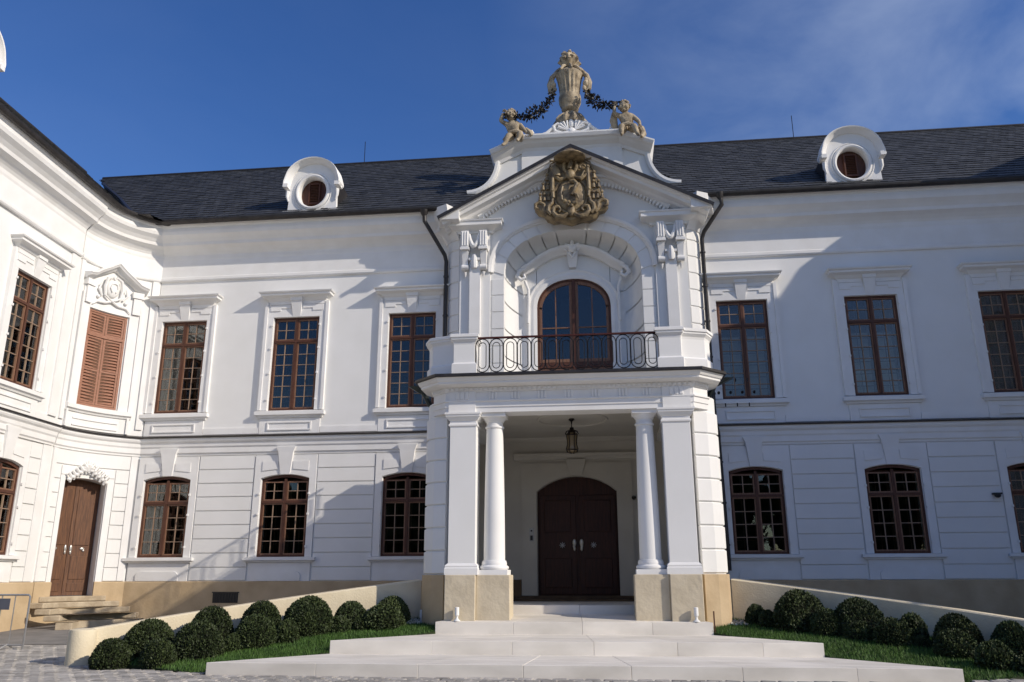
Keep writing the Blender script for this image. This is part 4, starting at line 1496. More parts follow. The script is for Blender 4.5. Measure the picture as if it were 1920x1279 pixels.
# arched inner moulding with dentils
dc = arcpts(-3.02, 1.82, 10.30, .90, 36)
ob('tympanum_arch', MB().sweepxz(dc, [(-.05, FY + .02), (-.05, FY - .06), (.0, FY - .12), (.06, FY - .17), (.09, FY - .18), (.10, FY - .24), (.16, FY - .26), (.16, FY + .02)]), WHITE2, pt)
d_ = MB()
dd_ = arcpts(-2.95, 1.75, 10.22, .90, 54)
for i in range(1, 54):
    (x, z), (x2, z2) = dd_[i], dd_[i + 1] if i < 54 else dd_[i]
    tx, tz = x2 - x, z2 - z
    l = sqrt(tx * tx + tz * tz)
    tx, tz = tx / l * .026, tz / l * .026
    nx_, nz_ = -tz / .026 * .10, tx / .026 * .10
    d_.xz([(x - tx, z - tz), (x + tx, z + tz), (x + tx + nx_, z + tz + nz_), (x - tx + nx_, z - tz + nz_)], FY - .13, FY + .01)
ob('dentil', d_, WHITE2, pt, kind='stuff')

# --- attic gable behind the pediment
MAPS[0] = None
AY = .45
lft = [(-3.86, 11.20), (-3.86, 11.42), (-3.56, 11.42), (-3.56, 11.52)]
for k in range(13):
    t = k / 12
    lft.append((-3.52 + .84 * (1 - (1 - t) ** 1.9), 11.54 + 1.06 * t ** 1.9))
rgt = [(2 * GC - x - .02, z - .02) for x, z in lft][::-1]
at = MB()
poly = lft + [(-2.62, 12.62)] + [(1.42, 12.60)] + rgt + [(2.4, 10.2), (-3.6, 10.2)]
at.xz(poly, AY, AY + .9)
ob('attic_wall', at, WHITE, pt)
for nm, L_ in (('attic_scroll', lft[4:]), ('attic_scroll', rgt[:-4])):
    ob(nm, MB().sweepxz(L_, [(-.10, AY + .02), (-.10, AY - .06), (-.04, AY - .09), (.03, AY - .09), (.04, AY - .05), (.04, AY + .9)]), WHITE2, pt)
ob('attic_cornice', MB().sweepxz([(-2.86, 12.62), (-2.66, 12.70), (-1.95, 13.02), (.72, 13.02), (1.42, 12.72), (1.62, 12.64)],
   [(-.34, AY + .02), (-.34, AY - .05), (-.26, AY - .08), (-.18, AY - .20), (-.12, AY - .25), (-.10, AY - .32), (-.02, AY - .36), (.02, AY - .36), (.04, AY - .30), (.05, AY + 1.0), (-.34, AY + 1.0)]), WHITE2, pt)
at2 = MB()
at2.xz([(-2.0, 12.5), (.77, 12.5), (.77, 12.99), (-2.0, 12.99)], AY - .04, AY + .9)
at2.box(-2.0, -1.2, AY - .05, AY + .02, 11.9, 12.68)
at2.box(-.05, .77, AY - .05, AY + .02, 11.9, 12.68)
ob('attic_panel', at2, WHITE2, pt)
# carved crest under the urn
cr = MB()
pl = [(-1.85, 13.06), (-1.55, 13.12), (-1.25, 13.28), (-.95, 13.52), (-.60, 13.62), (-.25, 13.52), (.05, 13.28), (.35, 13.12), (.65, 13.06)]
cr.xz([(-1.85, 13.04)] + pl + [(.65, 13.04)], AY - .05, AY + .35)
ob('crest', cr, WHITE2, pt)
c2 = MB()
for sx in (-1, 1):
    P = [(-.60 + sx * a, AY - .10, z) for a, z in ((.06, 13.20), (.25, 13.15), (.45, 13.22), (.50, 13.38), (.38, 13.46), (.28, 13.38), (.34, 13.30))]
    c2.tube(P, [.03, .045, .05, .05, .045, .035, .02], 7)
    P = [(-.60 + sx * a, AY - .09, z) for a, z in ((.50, 13.36), (.70, 13.18), (.95, 13.10), (1.15, 13.14), (1.20, 13.24), (1.10, 13.28), (1.05, 13.20))]
    c2.tube(P, [.04, .05, .045, .05, .05, .04, .02], 7)
    c2.tube([(-.60 + sx * 1.22, AY - .06, 13.12), (-.60 + sx * 1.22, AY + .1, 13.12)], .10, 10)
    c2.ell((-.60 + sx * 1.20, AY - .05, 13.18), .10, .10, .13, 10, 8)
    for k in range(4):
        a = radians(25 + 20 * k)
        c2.tube([(-.60 + sx * .10, AY - .10, 13.24), (-.60 + sx * (.10 + .30 * cos(a)), AY - .13, 13.22 + .30 * sin(a))], [.02, .035], 6)
c2.ell((-.60, AY - .08, 13.22), .13, .07, .10, 10, 8)
c2.ell((-.60, AY - .08, 13.45), .09, .07, .14, 10, 8)
ob('crest_carving', c2, WHITE2, pt, smooth=True)

# balcony door: brown frame, two arched leaves
MAPS[0] = UM
bd = MB()
DIN = basket(UXC, .90, 8.02, .73, 16, 2.15)
DOUT = basket(UXC, .95, 8.02, .78, 16, 2.15)
for i in range(16):
    bd.xz([DIN[i], DIN[i + 1], DOUT[i + 1], DOUT[i]], .21, .34)
bd.box(UXC - .95, UXC - .90, .21, .34, 5.52, 8.02)
bd.box(UXC + .90, UXC + .95, .21, .34, 5.52, 8.02)
bd.box(UXC - .90, UXC + .90, .215, .33, 6.42, 6.56)
bd.box(UXC - .04, UXC + .04, .205, .33, 6.56, 8.79)
bd.box(UXC - .04, UXC + .04, .205, .33, 5.52, 6.42)
bdo = ob('balcony_door', bd, WOOD, pt)
s_ = MB()
m_ = MB()
def dtop(x, hw, rise):
    q_ = basket(UXC, hw, 8.02, rise, 40, 2.15)
    for (a, c), (b, d) in zip(q_[:-1], q_[1:]):
        if a <= x <= b and b > a:
            return lerp(c, d, (x - a) / (b - a))
    return 8.02
for sx in (-1, 1):
    x0, x1 = sorted((UXC + sx * .045, UXC + sx * .895))
    inner, outer = (x0, x1) if sx == 1 else (x1, x0)
    # lower leaf
    s_.box(x0, x0 + .09, .24, .31, 5.54, 6.41); s_.box(x1 - .09, x1, .24, .31, 5.54, 6.41)
    s_.box(x0 + .09, x1 - .09, .24, .31, 5.54, 5.66); s_.box(x0 + .09, x1 - .09, .24, .31, 6.34, 6.41)
    m_.box((x0 + x1) / 2 - .014, (x0 + x1) / 2 + .014, .25, .30, 5.66, 6.34)
    # upper leaf with arched head
    s_.box(min(inner, inner + sx * .07), max(inner, inner + sx * .07), .24, .31, 6.57, dtop(inner + sx * .035, .90, .73) - .01)
    s_.box(min(outer, outer - sx * .07), max(outer, outer - sx * .07), .24, .31, 6.57, 8.05)
    s_.box(x0 + .07, x1 - .07, .24, .31, 6.57, 6.65)
    o2, i2 = basket(UXC, .895, 8.02, .725, 32, 2.15), basket(UXC, .825, 7.99, .665, 32, 2.15)
    for k in range(32):
        if (o2[k][0] - UXC) * sx > .04 and (o2[k + 1][0] - UXC) * sx > .04:
            s_.xz([i2[k], i2[k + 1], o2[k + 1], o2[k]], .24, .31)
    mx_ = (x0 + x1) / 2
    m_.box(mx_ - .014, mx_ + .014, .25, .30, 6.65, dtop(mx_, .83, .66))
    m_.box(x0 + .06, x1 - .06, .252, .298, 7.47, 7.50)
    # panes
    for (a, b) in ((x0 + .07, mx_ - .014), (mx_ + .014, x1 - .07)):
        ob('pane', MB().box(a, b, .272, .276, 6.65, 7.47), GLASS, bdo)
        q_ = MB()
        n = 8
        for k in range(n):
            xa, xb = lerp(a, b, k / n), lerp(a, b, (k + 1) / n)
            q_.xz([(xa, 7.50), (xb, 7.50), (xb, dtop(xb, .84, .67)), (xa, dtop(xa, .84, .67))], .272, .276)
        ob('pane', q_, GLASS, bdo)
    for (a, b) in ((x0 + .09, mx_ - .014), (mx_ + .014, x1 - .09)):
        ob('pane', MB().box(a, b, .272, .276, 5.66, 6.34), GLASS, bdo)
ob('door_leaf', s_, WOODL, bdo)
ob('glazing_bar', m_, WOODL, bdo)
rm = MB()
q = [(-2.3, .43, 5.3), (1.0, .43, 5.3), (1.0, 3, 5.3), (-2.3, 3, 5.3), (-2.3, .43, 9.2), (1.0, .43, 9.2), (1.0, 3, 9.2), (-2.3, 3, 9.2)]
rm.add(q, [(0, 1, 2, 3), (4, 5, 6, 7), (1, 2, 6, 5), (2, 3, 7, 6), (3, 0, 4, 7)])
ob('room', rm, DARKIN, bdo)
ob('blind_or_lit_reveal', MB().box(UXC - .85, UXC + .85, .5, .51, 5.6, 6.3), BLINDLIT, bdo)
# door architrave and curved hood with keystone mask
A1 = basket(UXC, 1.02, 8.02, .84, 24, 2.15)
ob('door_architrave', MB().sweepxz([(UXC - 1.02, 5.52)] + A1 + [(UXC + 1.02, 5.52)], [(-.07, .24), (-.07, .17), (.02, .15), (.10, .16), (.14, .14), (.16, .14), (.16, .24)]), WHITE2, pt)
hpth = [(UXC + x, z) for x, z in ((-1.30, 9.0), (-1.08, 9.12), (-.85, 9.30), (-.58, 9.45), (-.28, 9.54), (0, 9.56), (.28, 9.54), (.58, 9.45), (.85, 9.30), (1.08, 9.12), (1.30, 9.0))]
ob('door_hood', MB().sweepxz(hpth, [(-.10, .24), (-.10, .10), (-.04, .04), (.0, -.06), (.05, -.09), (.08, -.10), (.10, -.06), (.11, .24)]), WHITE2, pt, smooth=True)
for sx in (-1, 1):
    cv = MB()
    P = [(UXC + sx * a, -.02, z) for a, z in ((1.22, 9.06), (1.38, 8.98), (1.44, 8.84), (1.34, 8.74), (1.24, 8.80), (1.27, 8.90))]
    cv.tube(P, [.05, .06, .06, .055, .045, .03], 8)
    cv.tube([(UXC + sx * a, .12, z) for a, z in ((1.25, 8.75), (1.16, 8.5), (1.16, 8.1), (1.18, 7.6))], [.05, .045, .04, .03], 6)
    ob('hood_scroll', cv, WHITE2, pt, smooth=True)
cv = MB()
for sx in (-1, 1):
    cv.tube([(UXC + sx * a, -.02, z) for a, z in ((.04, 9.62), (.16, 9.66), (.22, 9.56), (.14, 9.50))], [.04, .05, .04, .02], 7)
cv.ell((UXC, .0, 9.56), .13, .12, .12, 10, 8)
cv.ell((UXC, .0, 9.72), .05, .05, .08, 8, 6)
cv.loft([[(UXC - .15, .02, 9.5), (UXC + .15, .02, 9.5), (UXC + .15, .2, 9.5), (UXC - .15, .2, 9.5)], [(UXC - .09, .10, 9.08), (UXC + .09, .10, 9.08), (UXC + .09, .2, 9.08), (UXC - .09, .2, 9.08)]])
cv.tube([(UXC - .08, .0, 9.46), (UXC, -.03, 9.3), (UXC + .08, .0, 9.46)], .035, 6)
ob('hood_carving', cv, WHITE2, pt, smooth=True)

# ------------------------------------------------------------------ balcony railing (wrought iron)
MAPS[0] = PM
def loop(cx, z0, z1, hw, n=8):
    r = hw
    pts = [(cx + r * cos(pi + pi * k / n), 0, z0 + r + r * sin(pi + pi * k / n)) for k in range(n + 1)]
    pts += [(cx + r * cos(pi * k / n), 0, z1 - r + r * sin(pi * k / n)) for k in range(n + 1)]
    return pts
def railing(name, A, B, n, label, group):
    A, B = Vector(A), Vector(B)
    d = B - A
    Lr = d.length
    t = thing(name, label, 'railing', tuple(A), group)
    u = Vector((d.x, d.y, 0)).normalized()
    def F(x, y, z):
        return (A.x + u.x * x - u.y * y, A.y + u.y * x + u.x * y, z)
    ob('handrail', MB().box(-.02, Lr + .02, -.028, .028, 6.33, 6.365).map(F), IRONR, t)
    ob('bottom_rail', MB().box(-.02, Lr + .02, -.014, .014, 5.555, 5.575).map(F), IRON, t)
    w_ = Lr / n
    for k in range(n):
        c = w_ * (k + .5)
        ob('loop', MB().tube(loop(c, 5.585, 6.325, w_ * .485), .0115, 5, True).map(F), IRON, t)
        ob('inner_loop', MB().tube(loop(c, 5.665, 6.245, w_ * .26), .0095, 5, True).map(F), IRON, t)
    kn = MB()
    for k in range(n + 1):
        kn.ell((w_ * k, 0, 5.955), .038, .034, .044, 8, 6)
    for k in range(n):
        c = w_ * (k + .5)
        kn.box(c - .012, c + .012, -.012, .012, 5.58, 5.67)
        kn.box(c - .012, c + .012, -.012, .012, 6.24, 6.33)
    ob('collar', kn, IRON, t, kind='stuff')
    return t
railing('balcony_railing', (-2.71, -2.94, 5.55), (1.24, -2.94, 5.55), 13, 'long front railing of black iron loops between the balcony parapets', 'wrought iron balcony railings')
railing('balcony_railing', (-3.70, -.10, 5.55), (-3.70, -2.02, 5.55), 8, 'short iron side railing left of the balcony, running back to the wall', 'wrought iron balcony railings')
railing('balcony_railing', (mir(-3.76), -2.02, 5.55), (mir(-3.76), -.10, 5.55), 8, 'short iron side railing right of the balcony, running back to the wall', 'wrought iron balcony railings')

# ------------------------------------------------------------------ coat of arms
MAPS[0] = UMC
ca = thing('coat_of_arms', 'ochre carved coat of arms with bishop hat and tassels under the gable point', 'coat of arms', (-.62, -1.0, 9.8))
CX, CZ = -.62, 10.62
Y0 = -.80
half = [(.0, 9.78), (.14, 9.82), (.28, 9.86), (.45, 9.84), (.62, 9.92), (.70, 10.06), (.84, 10.10), (.93, 10.22), (.90, 10.36), (.76, 10.46), (.74, 10.62), (.66, 10.9), (.60, 11.2), (.42, 11.45), (.22, 11.6), (0, 11.66)]
poly = [(CX + x, z) for x, z in half] + [(CX - x, z) for x, z in half[::-1][1:-1]]
pb = MB()
def ins(pl, f):
    return [(CX + (x - CX) * f, CZ + (z - CZ) * f) for x, z in pl]
pb.loft([[(x, Y0 + .12, z) for x, z in poly], [(x, Y0 - .10, z) for x, z in poly], [(x, Y0 - .18, z) for x, z in ins(poly, .93)], [(x, Y0 - .20, z) for x, z in ins(poly, .5)]])
ob('cartouche', pb, BRONZE, ca, smooth=True)
sh_ = MB()
sh_.ell((CX, Y0 - .17, 10.50), .40, .13, .46, 24, 14)
sh_.tube([(CX + .42 * cos(2 * pi * k / 28), Y0 - .20, 10.50 + .48 * sin(2 * pi * k / 28)) for k in range(28)], .035, 7, True)
ob('shield', sh_, BRONZE, ca, smooth=True)
ch = MB()
random.seed(3)
# charges on the shield: a rearing beast, a trefoil mound
for k in range(7):
    ch.ell((CX + random.uniform(-.16, .12), Y0 - .30, 10.22 + random.uniform(-.06, .12)), .05, .04, .05, 7, 5)
ch.tube([(CX + .02, Y0 - .31, 10.46), (CX + .10, Y0 - .33, 10.60), (CX + .16, Y0 - .32, 10.75), (CX + .08, Y0 - .33, 10.84), (CX - .02, Y0 - .33, 10.83)], [.06, .075, .06, .055, .03], 8)
ch.tube([(CX + .10, Y0 - .34, 10.68), (CX - .01, Y0 - .37, 10.66), (CX - .05, Y0 - .37, 10.58)], [.035, .03, .02], 6)
ch.tube([(CX + .06, Y0 - .33, 10.50), (CX + .16, Y0 - .34, 10.44), (CX + .20, Y0 - .34, 10.34)], [.04, .035, .02], 6)
ch.tube([(CX - .22, Y0 - .27, 10.35), (CX - .25, Y0 - .28, 10.55), (CX - .20, Y0 - .28, 10.72)], [.03, .05, .03], 6)
ob('shield_charge', ch, BRONZE, ca, smooth=True)
sc = MB()
for sx in (-1, 1):
    def Q(l, y=Y0 - .24):
        return [(CX + sx * a, y, z) for a, z in l]
    sc.tube(Q([(.08, 9.98), (.20, 9.90), (.36, 9.92), (.46, 10.04), (.42, 10.16), (.32, 10.18), (.26, 10.10), (.31, 10.04)]), [.05, .06, .065, .06, .055, .05, .04, .03], 8)
    sc.tube(Q([(.50, 9.98), (.58, 10.08), (.56, 10.22), (.48, 10.30), (.46, 10.42)]), [.04, .06, .055, .05, .04], 8)
    sc.tube(Q([(.60, 10.02), (.68, 10.14), (.68, 10.28), (.80, 10.36), (.90, 10.30), (.90, 10.20), (.83, 10.18)], Y0 - .18), [.05, .06, .055, .055, .05, .045, .03], 8)
    sc.tube(Q([(.44, 10.42), (.46, 10.7), (.45, 11.0), (.44, 11.2)], Y0 - .26), [.045, .05, .045, .05], 8)
    sc.ell((CX + sx * .44, Y0 - .26, 11.24), .06, .06, .06, 8, 6)
    sc.ell((CX + sx * .46, Y0 - .27, 10.62), .06, .06, .06, 8, 6)
    sc.tube(Q([(.10, 10.98), (.26, 10.92), (.40, 11.02), (.46, 11.14)], Y0 - .25), [.04, .06, .05, .03], 8)
    sc.tube(Q([(.06, 11.05), (.16, 11.2), (.15, 11.38), (.04, 11.52)], Y0 - .26), [.03, .045, .04, .02], 7)
    sc.tube(Q([(.34, 11.46), (.52, 11.50), (.62, 11.56), (.56, 11.62)], Y0 - .2), [.02, .03, .03, .015], 6)
    # tassels in three hanging rows
    for r_, (zz, xs_) in enumerate(((11.12, (.60,)), (10.86, (.58, .70)), (10.56, (.56, .67, .78)))):
        for xq in xs_:
            sc.ell((CX + sx * xq, Y0 - .20, zz), .045, .045, .045, 7, 5)
            sc.lathe([(.01, .0), (.035, -.02), (.05, -.14), (.01, -.15)], (CX + sx * xq, Y0 - .20, zz - .04), 8)
    sc.tube(Q([(.20, 11.58), (.50, 11.42), (.60, 11.14), (.58, 10.9), (.56, 10.6)], Y0 - .17), .018, 5)
    sc.tube(Q([(.60, 11.12), (.70, 10.88), (.67, 10.6)], Y0 - .17), .015, 5)
    sc.tube(Q([(.70, 10.88), (.78, 10.58)], Y0 - .17), .015, 5)
sc.ell((CX, Y0 - .24, 10.06), .10, .07, .16, 10, 8)
ob('scrollwork', sc, BRONZE, ca, smooth=True)
mi = MB()
mi.loft([[(CX - .34 + .09 * cos(a), Y0 - .28 + .05 * sin(a), 11.02) for a in [2 * pi * k / 10 for k in range(10)]],
         [(CX - .37 + .11 * cos(a), Y0 - .28 + .06 * sin(a), 11.16) for a in [2 * pi * k / 10 for k in range(10)]],
         [(CX - .38 + .02 * cos(a), Y0 - .28 + .02 * sin(a), 11.36) for a in [2 * pi * k / 10 for k in range(10)]]])
ob('mitre', mi, BRONZE, ca, smooth=True)
cz_ = MB()
sp = [(CX + .30 + (.10 - .011 * k) * cos(k * .7), Y0 - .28, 11.22 + (.10 - .011 * k) * sin(k * .7)) for k in range(9)]
cz_.tube(sp, .028, 6)
cz_.tube([(CX + .36, Y0 - .27, 11.14), (CX + .24, Y0 - .26, 10.9)], .025, 6)
ob('crozier', cz_, BRONZE, ca, smooth=True)
he = MB()
he.ell((CX, Y0 - .26, 11.04), .13, .10, .15, 12, 8)
he.tube([(CX - .02, Y0 - .30, 11.2), (CX + .03, Y0 - .33, 11.36), (CX - .02, Y0 - .30, 11.52)], [.05, .055, .02], 7)
ob('crest_helmet', he, BRONZE, ca, smooth=True)
ha = MB()
ha.lathe([(.05, -.06), (.36, -.05), (.41, -.01), (.38, .03), (.24, .05), (.22, .12), (.15, .20), (.02, .23)], (CX, Y0 - .36, 11.46), 20)
ob('prelate_hat', ha, BRONZE, ca, smooth=True)

# ------------------------------------------------------------------ urn with flames
MAPS[0] = None
UC = (-.635, AY + .25, 13.50)
ur = thing('stone_urn', 'tall weathered stone urn with fluted body and flame finial on the gable', 'urn', UC)
MAPS[0] = lambda x, y, z: (UC[0] + (x - UC[0]) * 1.02, UC[1] + (y - UC[1]) * 1.02, UC[2] + (z - UC[2]) * 1.15)
fo = MB()
fo.lathe([(.05, .0), (.36, .02), (.40, .10), (.36, .20), (.26, .30), (.16, .36), (.14, .42)], UC, 32, 10, .10, (0, .31))
for k in range(10):
    a = 2 * pi * k / 10
    fo.tube([(UC[0] + .20 * cos(a), UC[1] + .20 * sin(a), UC[2] + .36), (UC[0] + .34 * cos(a), UC[1] + .34 * sin(a), UC[2] + .22), (UC[0] + .42 * cos(a), UC[1] + .42 * sin(a), UC[2] + .12), (UC[0] + .40 * cos(a), UC[1] + .40 * sin(a), UC[2] + .03)], [.03, .06, .065, .03], 6)
ob('foot', fo, STATUE, ur, smooth=True)
bo = MB()
bo.lathe([(.14, .42), (.20, .46), (.24, .50), (.24, .56), (.27, .60), (.305, .68), (.315, .80), (.305, .86)], UC, 48)
bo.lathe([(.275, .861), (.275, 1.0), (.29, 1.15), (.325, 1.32), (.375, 1.42), (.385, 1.46), (.34, 1.51), (.23, 1.59), (.13, 1.66), (.10, 1.72)], UC, 96, 16, .06, (.87, 1.41))
for k in range(8):
    a = 2 * pi * k / 8 + .2
    bo.tube([(UC[0] + .10 * cos(a), UC[1] + .10 * sin(a), UC[2] + 1.74), (UC[0] + .28 * cos(a), UC[1] + .28 * sin(a), UC[2] + 1.63), (UC[0] + .40 * cos(a), UC[1] + .40 * sin(a), UC[2] + 1.48)], [.03, .05, .03], 6)
ob('body', bo, STATUE, ur, smooth=True)
for sx in (-1, 1):
    h = MB()
    h.tube([(UC[0] + sx * a, UC[1] - .04, UC[2] + z) for a, z in ((.15, 1.68), (.32, 1.60), (.48, 1.42), (.55, 1.22), (.53, 1.05), (.45, .98), (.42, 1.06))], [.05, .06, .075, .085, .08, .06, .04], 8)
    h.ell((UC[0] + sx * .46, UC[1] - .08, UC[2] + 1.18), .09, .09, .11, 8, 6)
    for k in range(4):
        h.ell((UC[0] + sx * (.50 - .03 * k), UC[1] - .10, UC[2] + 1.38 - .11 * k), .06, .06, .07, 7, 5)
    ob('handle', h, STATUE, ur, smooth=True)
fl_ = MB()
fl_.lathe([(.09, 1.66), (.16, 1.72), (.23, 1.79), (.26, 1.90), (.22, 2.02), (.13, 2.10), (.02, 2.14)], UC, 24, 8, .08)
random.seed(9)
for k in range(26):
    a = 2.399 * k
    t = k / 26
    r = .26 * (1 - .5 * t)
    z = 1.74 + .30 * t
    fl_.tube([(UC[0] + r * .7 * cos(a), UC[1] + r * .7 * sin(a), UC[2] + z), (UC[0] + (r + .04) * cos(a), UC[1] + (r + .04) * sin(a), UC[2] + z + .07), (UC[0] + (r + .0) * cos(a + .15), UC[1] + (r + .0) * sin(a + .15), UC[2] + z + .13)], [.055, .06, .015], 6)
ob('flame', fl_, STATUE, ur, smooth=True)

MAPS[0] = None
# ------------------------------------------------------------------ putti (skin-modifier figures)
def figure(name, verts, edges, radii, mat, parent, root=0, sub=2):
    me = bpy.data.meshes.new(name)
    base = POS[parent.name]
    me.from_pydata([Vector(v) - base for v in verts], edges, [])
    o = bpy.data.objects.new(name, me)
    COL.objects.link(o)
    md = o.modifiers.new('skin', 'SKIN')
    md.use_smooth_shade = True
    sk = me.skin_vertices[0].data
    for i, r in enumerate(radii):
        sk[i].radius = (r, r) if not isinstance(r, tuple) else r
        sk[i].use_root = (i == root)
    sb = o.modifiers.new('sub', 'SUBSURF')
    sb.levels = sb.render_levels = sub
    dg = bpy.context.evaluated_depsgraph_get()
    dg.update()
    nm = bpy.data.meshes.new_from_object(o.evaluated_get(dg))
    bpy.data.objects.remove(o)
    nm.materials.clear()
    nm.materials.append(mat)
    n = bpy.data.objects.new(name, nm)
    COL.objects.link(n)
    n.parent = parent
    return n

def putto(loc, label, head, face, J):
    """J: dict of joints in world space"""
    t = thing('putto_statue', label, 'statue', loc, 'stone putti on the gable')
    names = ['pelvis', 'belly', 'chest', 'neck', 'headc', 'shL', 'elL', 'haL', 'shR', 'elR', 'haR', 'hipL', 'knL', 'anL', 'toL', 'hipR', 'knR', 'anR', 'toR']
    J['headc'] = head
    rad = [.155, .16, .15, .065, .08, .075, .062, .042, .075, .062, .042, .115, .092, .055, .035, .115, .092, .055, .035]
    idx = {n: i for i, n in enumerate(names)}
    E_ = [('pelvis', 'belly'), ('belly', 'chest'), ('chest', 'neck'), ('neck', 'headc'), ('chest', 'shL'), ('shL', 'elL'), ('elL', 'haL'), ('chest', 'shR'), ('shR', 'elR'), ('elR', 'haR'),
          ('pelvis', 'hipL'), ('hipL', 'knL'), ('knL', 'anL'), ('anL', 'toL'), ('pelvis', 'hipR'), ('hipR', 'knR'), ('knR', 'anR'), ('anR', 'toR')]
    figure('body', [J[n] for n in names], [(idx[a], idx[b]) for a, b in E_], rad, STATUE, t)
    h = Vector(head)
    f = Vector(face).normalized()
    side = f.cross(Vector((0, 0, 1))).normalized()
    hd = MB()
    hd.ell(h, .145, .15, .165, 16, 12)
    hd.ell(h + f * .145 - Vector((0, 0, .02)), .022, .03, .03, 7, 5)            # nose
    for s2 in (-1, 1):
        hd.ell(h + f * .11 + side * (.075 * s2) - Vector((0, 0, .05)), .05, .05, .05, 8, 6)   # cheeks
        hd.ell(h + side * (.15 * s2) - Vector((0, 0, .02)), .025, .03, .045, 7, 5)           # ears
        hd.ell(h + f * .125 + side * (.05 * s2) + Vector((0, 0, .02)), .028, .022, .018, 7, 5)    # eyes
    hd.ell(h + f * .13 - Vector((0, 0, .085)), .035, .025, .014, 8, 5)          # mouth
    hd.ell(h + f * .10 - Vector((0, 0, .13)), .05, .05, .035, 8, 6)             # chin
    ob('head', hd, STATUE, t, smooth=True)
    hr = MB()
    random.seed(int(abs(head[0]) * 100))
    for k in range(34):
        a = random.uniform(0, 2 * pi)
        b = random.uniform(.1, 1.4)
        d = Vector((cos(a) * cos(b), sin(a) * cos(b), sin(b)))
        if d.dot(f) > .62 and d.z < .75: continue
        hr.ell(h + Vector((d.x * .15, d.y * .155, d.z * .165)), .042, .042, .04, 7, 5)
    ob('hair', hr, STATUE, t, smooth=True)
    for nm, el in (('haL', 'elL'), ('haR', 'elR')):
        p = Vector(J[nm])
        d = (p - Vector(J[el])).normalized()
        sd_ = d.cross(f)
        if sd_.length < .1: sd_ = d.cross(Vector((0, 0, 1)))
        sd_.normalize()
        hm = MB()
        for k, ln in enumerate((.075, .088, .082, .062)):
            q0 = p + sd_ * (.036 - .024 * k) + d * .02
            cu = d.cross(sd_).normalized()
            hm.tube([q0, q0 + d * ln * .55, q0 + d * ln * .9 - cu * .03], [.016, .015, .010], 6)
        q0 = p + sd_ * .04
        hm.tube([q0, q0 + sd_ * .035 + d * .02, q0 + sd_ * .04 + d * .055], [.018, .016, .011], 6)
        ob('hand', hm, STATUE, t, smooth=True)
    return t

tL = putto((-2.22, .35, 13.0), 'stone putto seated left of the urn, arm raised beside its tilted head', (-2.27, .10, 13.66), (.15, -1, .25),
  dict(pelvis=(-2.12, .30, 13.02), belly=(-2.15, .25, 13.18), chest=(-2.19, .21, 13.36), neck=(-2.24, .15, 13.50),
       shL=(-2.38, .15, 13.42), elL=(-2.56, .08, 13.50), haL=(-2.46, .04, 13.72), shR=(-2.02, .16, 13.40), elR=(-1.90, .14, 13.20), haR=(-1.80, .12, 13.06),
       hipL=(-2.24, .22, 12.96), knL=(-2.30, -.12, 12.94), anL=(-2.40, -.20, 12.62), toL=(-2.47, -.28, 12.54), hipR=(-2.02, .22, 12.96), knR=(-1.98, -.14, 12.98), anR=(-2.06, -.10, 12.76), toR=(-2.06, -.22, 12.70)))
cl = MB()
cl.tube([(-2.48, .30, 13.1), (-2.30, .38, 12.98), (-2.0, .36, 13.02), (-1.78, .30, 13.06), (-1.72, .2, 13.0)], [.08, .12, .13, .10, .05], 9)
cl.tube([(-1.86, .18, 13.26), (-1.74, .14, 13.1), (-1.68, .12, 12.98)], [.05, .09, .06], 8)
cl.tube([(-2.30, -.02, 13.05), (-2.12, -.04, 13.08), (-1.98, .0, 13.06)], [.05, .07, .05], 8)
ob('drapery', cl, STATUE, tL, smooth=True)

tR = putto((.93, .35, 13.0), 'stone putto seated right of the urn, holding the garland above its shoulder', (.86, .10, 13.70), (-.15, -1, -.1),
  dict(pelvis=(.95, .30, 13.04), belly=(.94, .25, 13.20), chest=(.92, .21, 13.40), neck=(.89, .16, 13.54),
       shL=(.74, .16, 13.46), elL=(.58, .10, 13.52), haL=(.60, .06, 13.74), shR=(1.08, .17, 13.44), elR=(1.24, .12, 13.24), haR=(1.26, .02, 13.05),
       hipL=(.84, .22, 12.98), knL=(.74, -.16, 13.00), anL=(.76, -.18, 12.72), toL=(.74, -.28, 12.66), hipR=(1.06, .22, 12.98), knR=(1.08, -.16, 12.98), anR=(1.18, -.18, 12.68), toR=(1.20, -.30, 12.60)))
cl = MB()
cl.tube([(.62, .34, 13.06), (.80, .40, 13.0), (1.08, .38, 13.0), (1.32, .28, 13.06), (1.34, .12, 12.84), (1.28, .0, 12.70)], [.08, .13, .13, .12, .09, .04], 9)
cl.tube([(.60, .26, 13.62), (.56, .30, 13.4), (.62, .32, 13.1)], [.08, .11, .07], 8)
cl.tube([(.78, -.02, 13.08), (.94, -.04, 13.10), (1.10, .0, 13.06)], [.05, .07, .05], 8)
ob('drapery', cl, STATUE, tR, smooth=True)

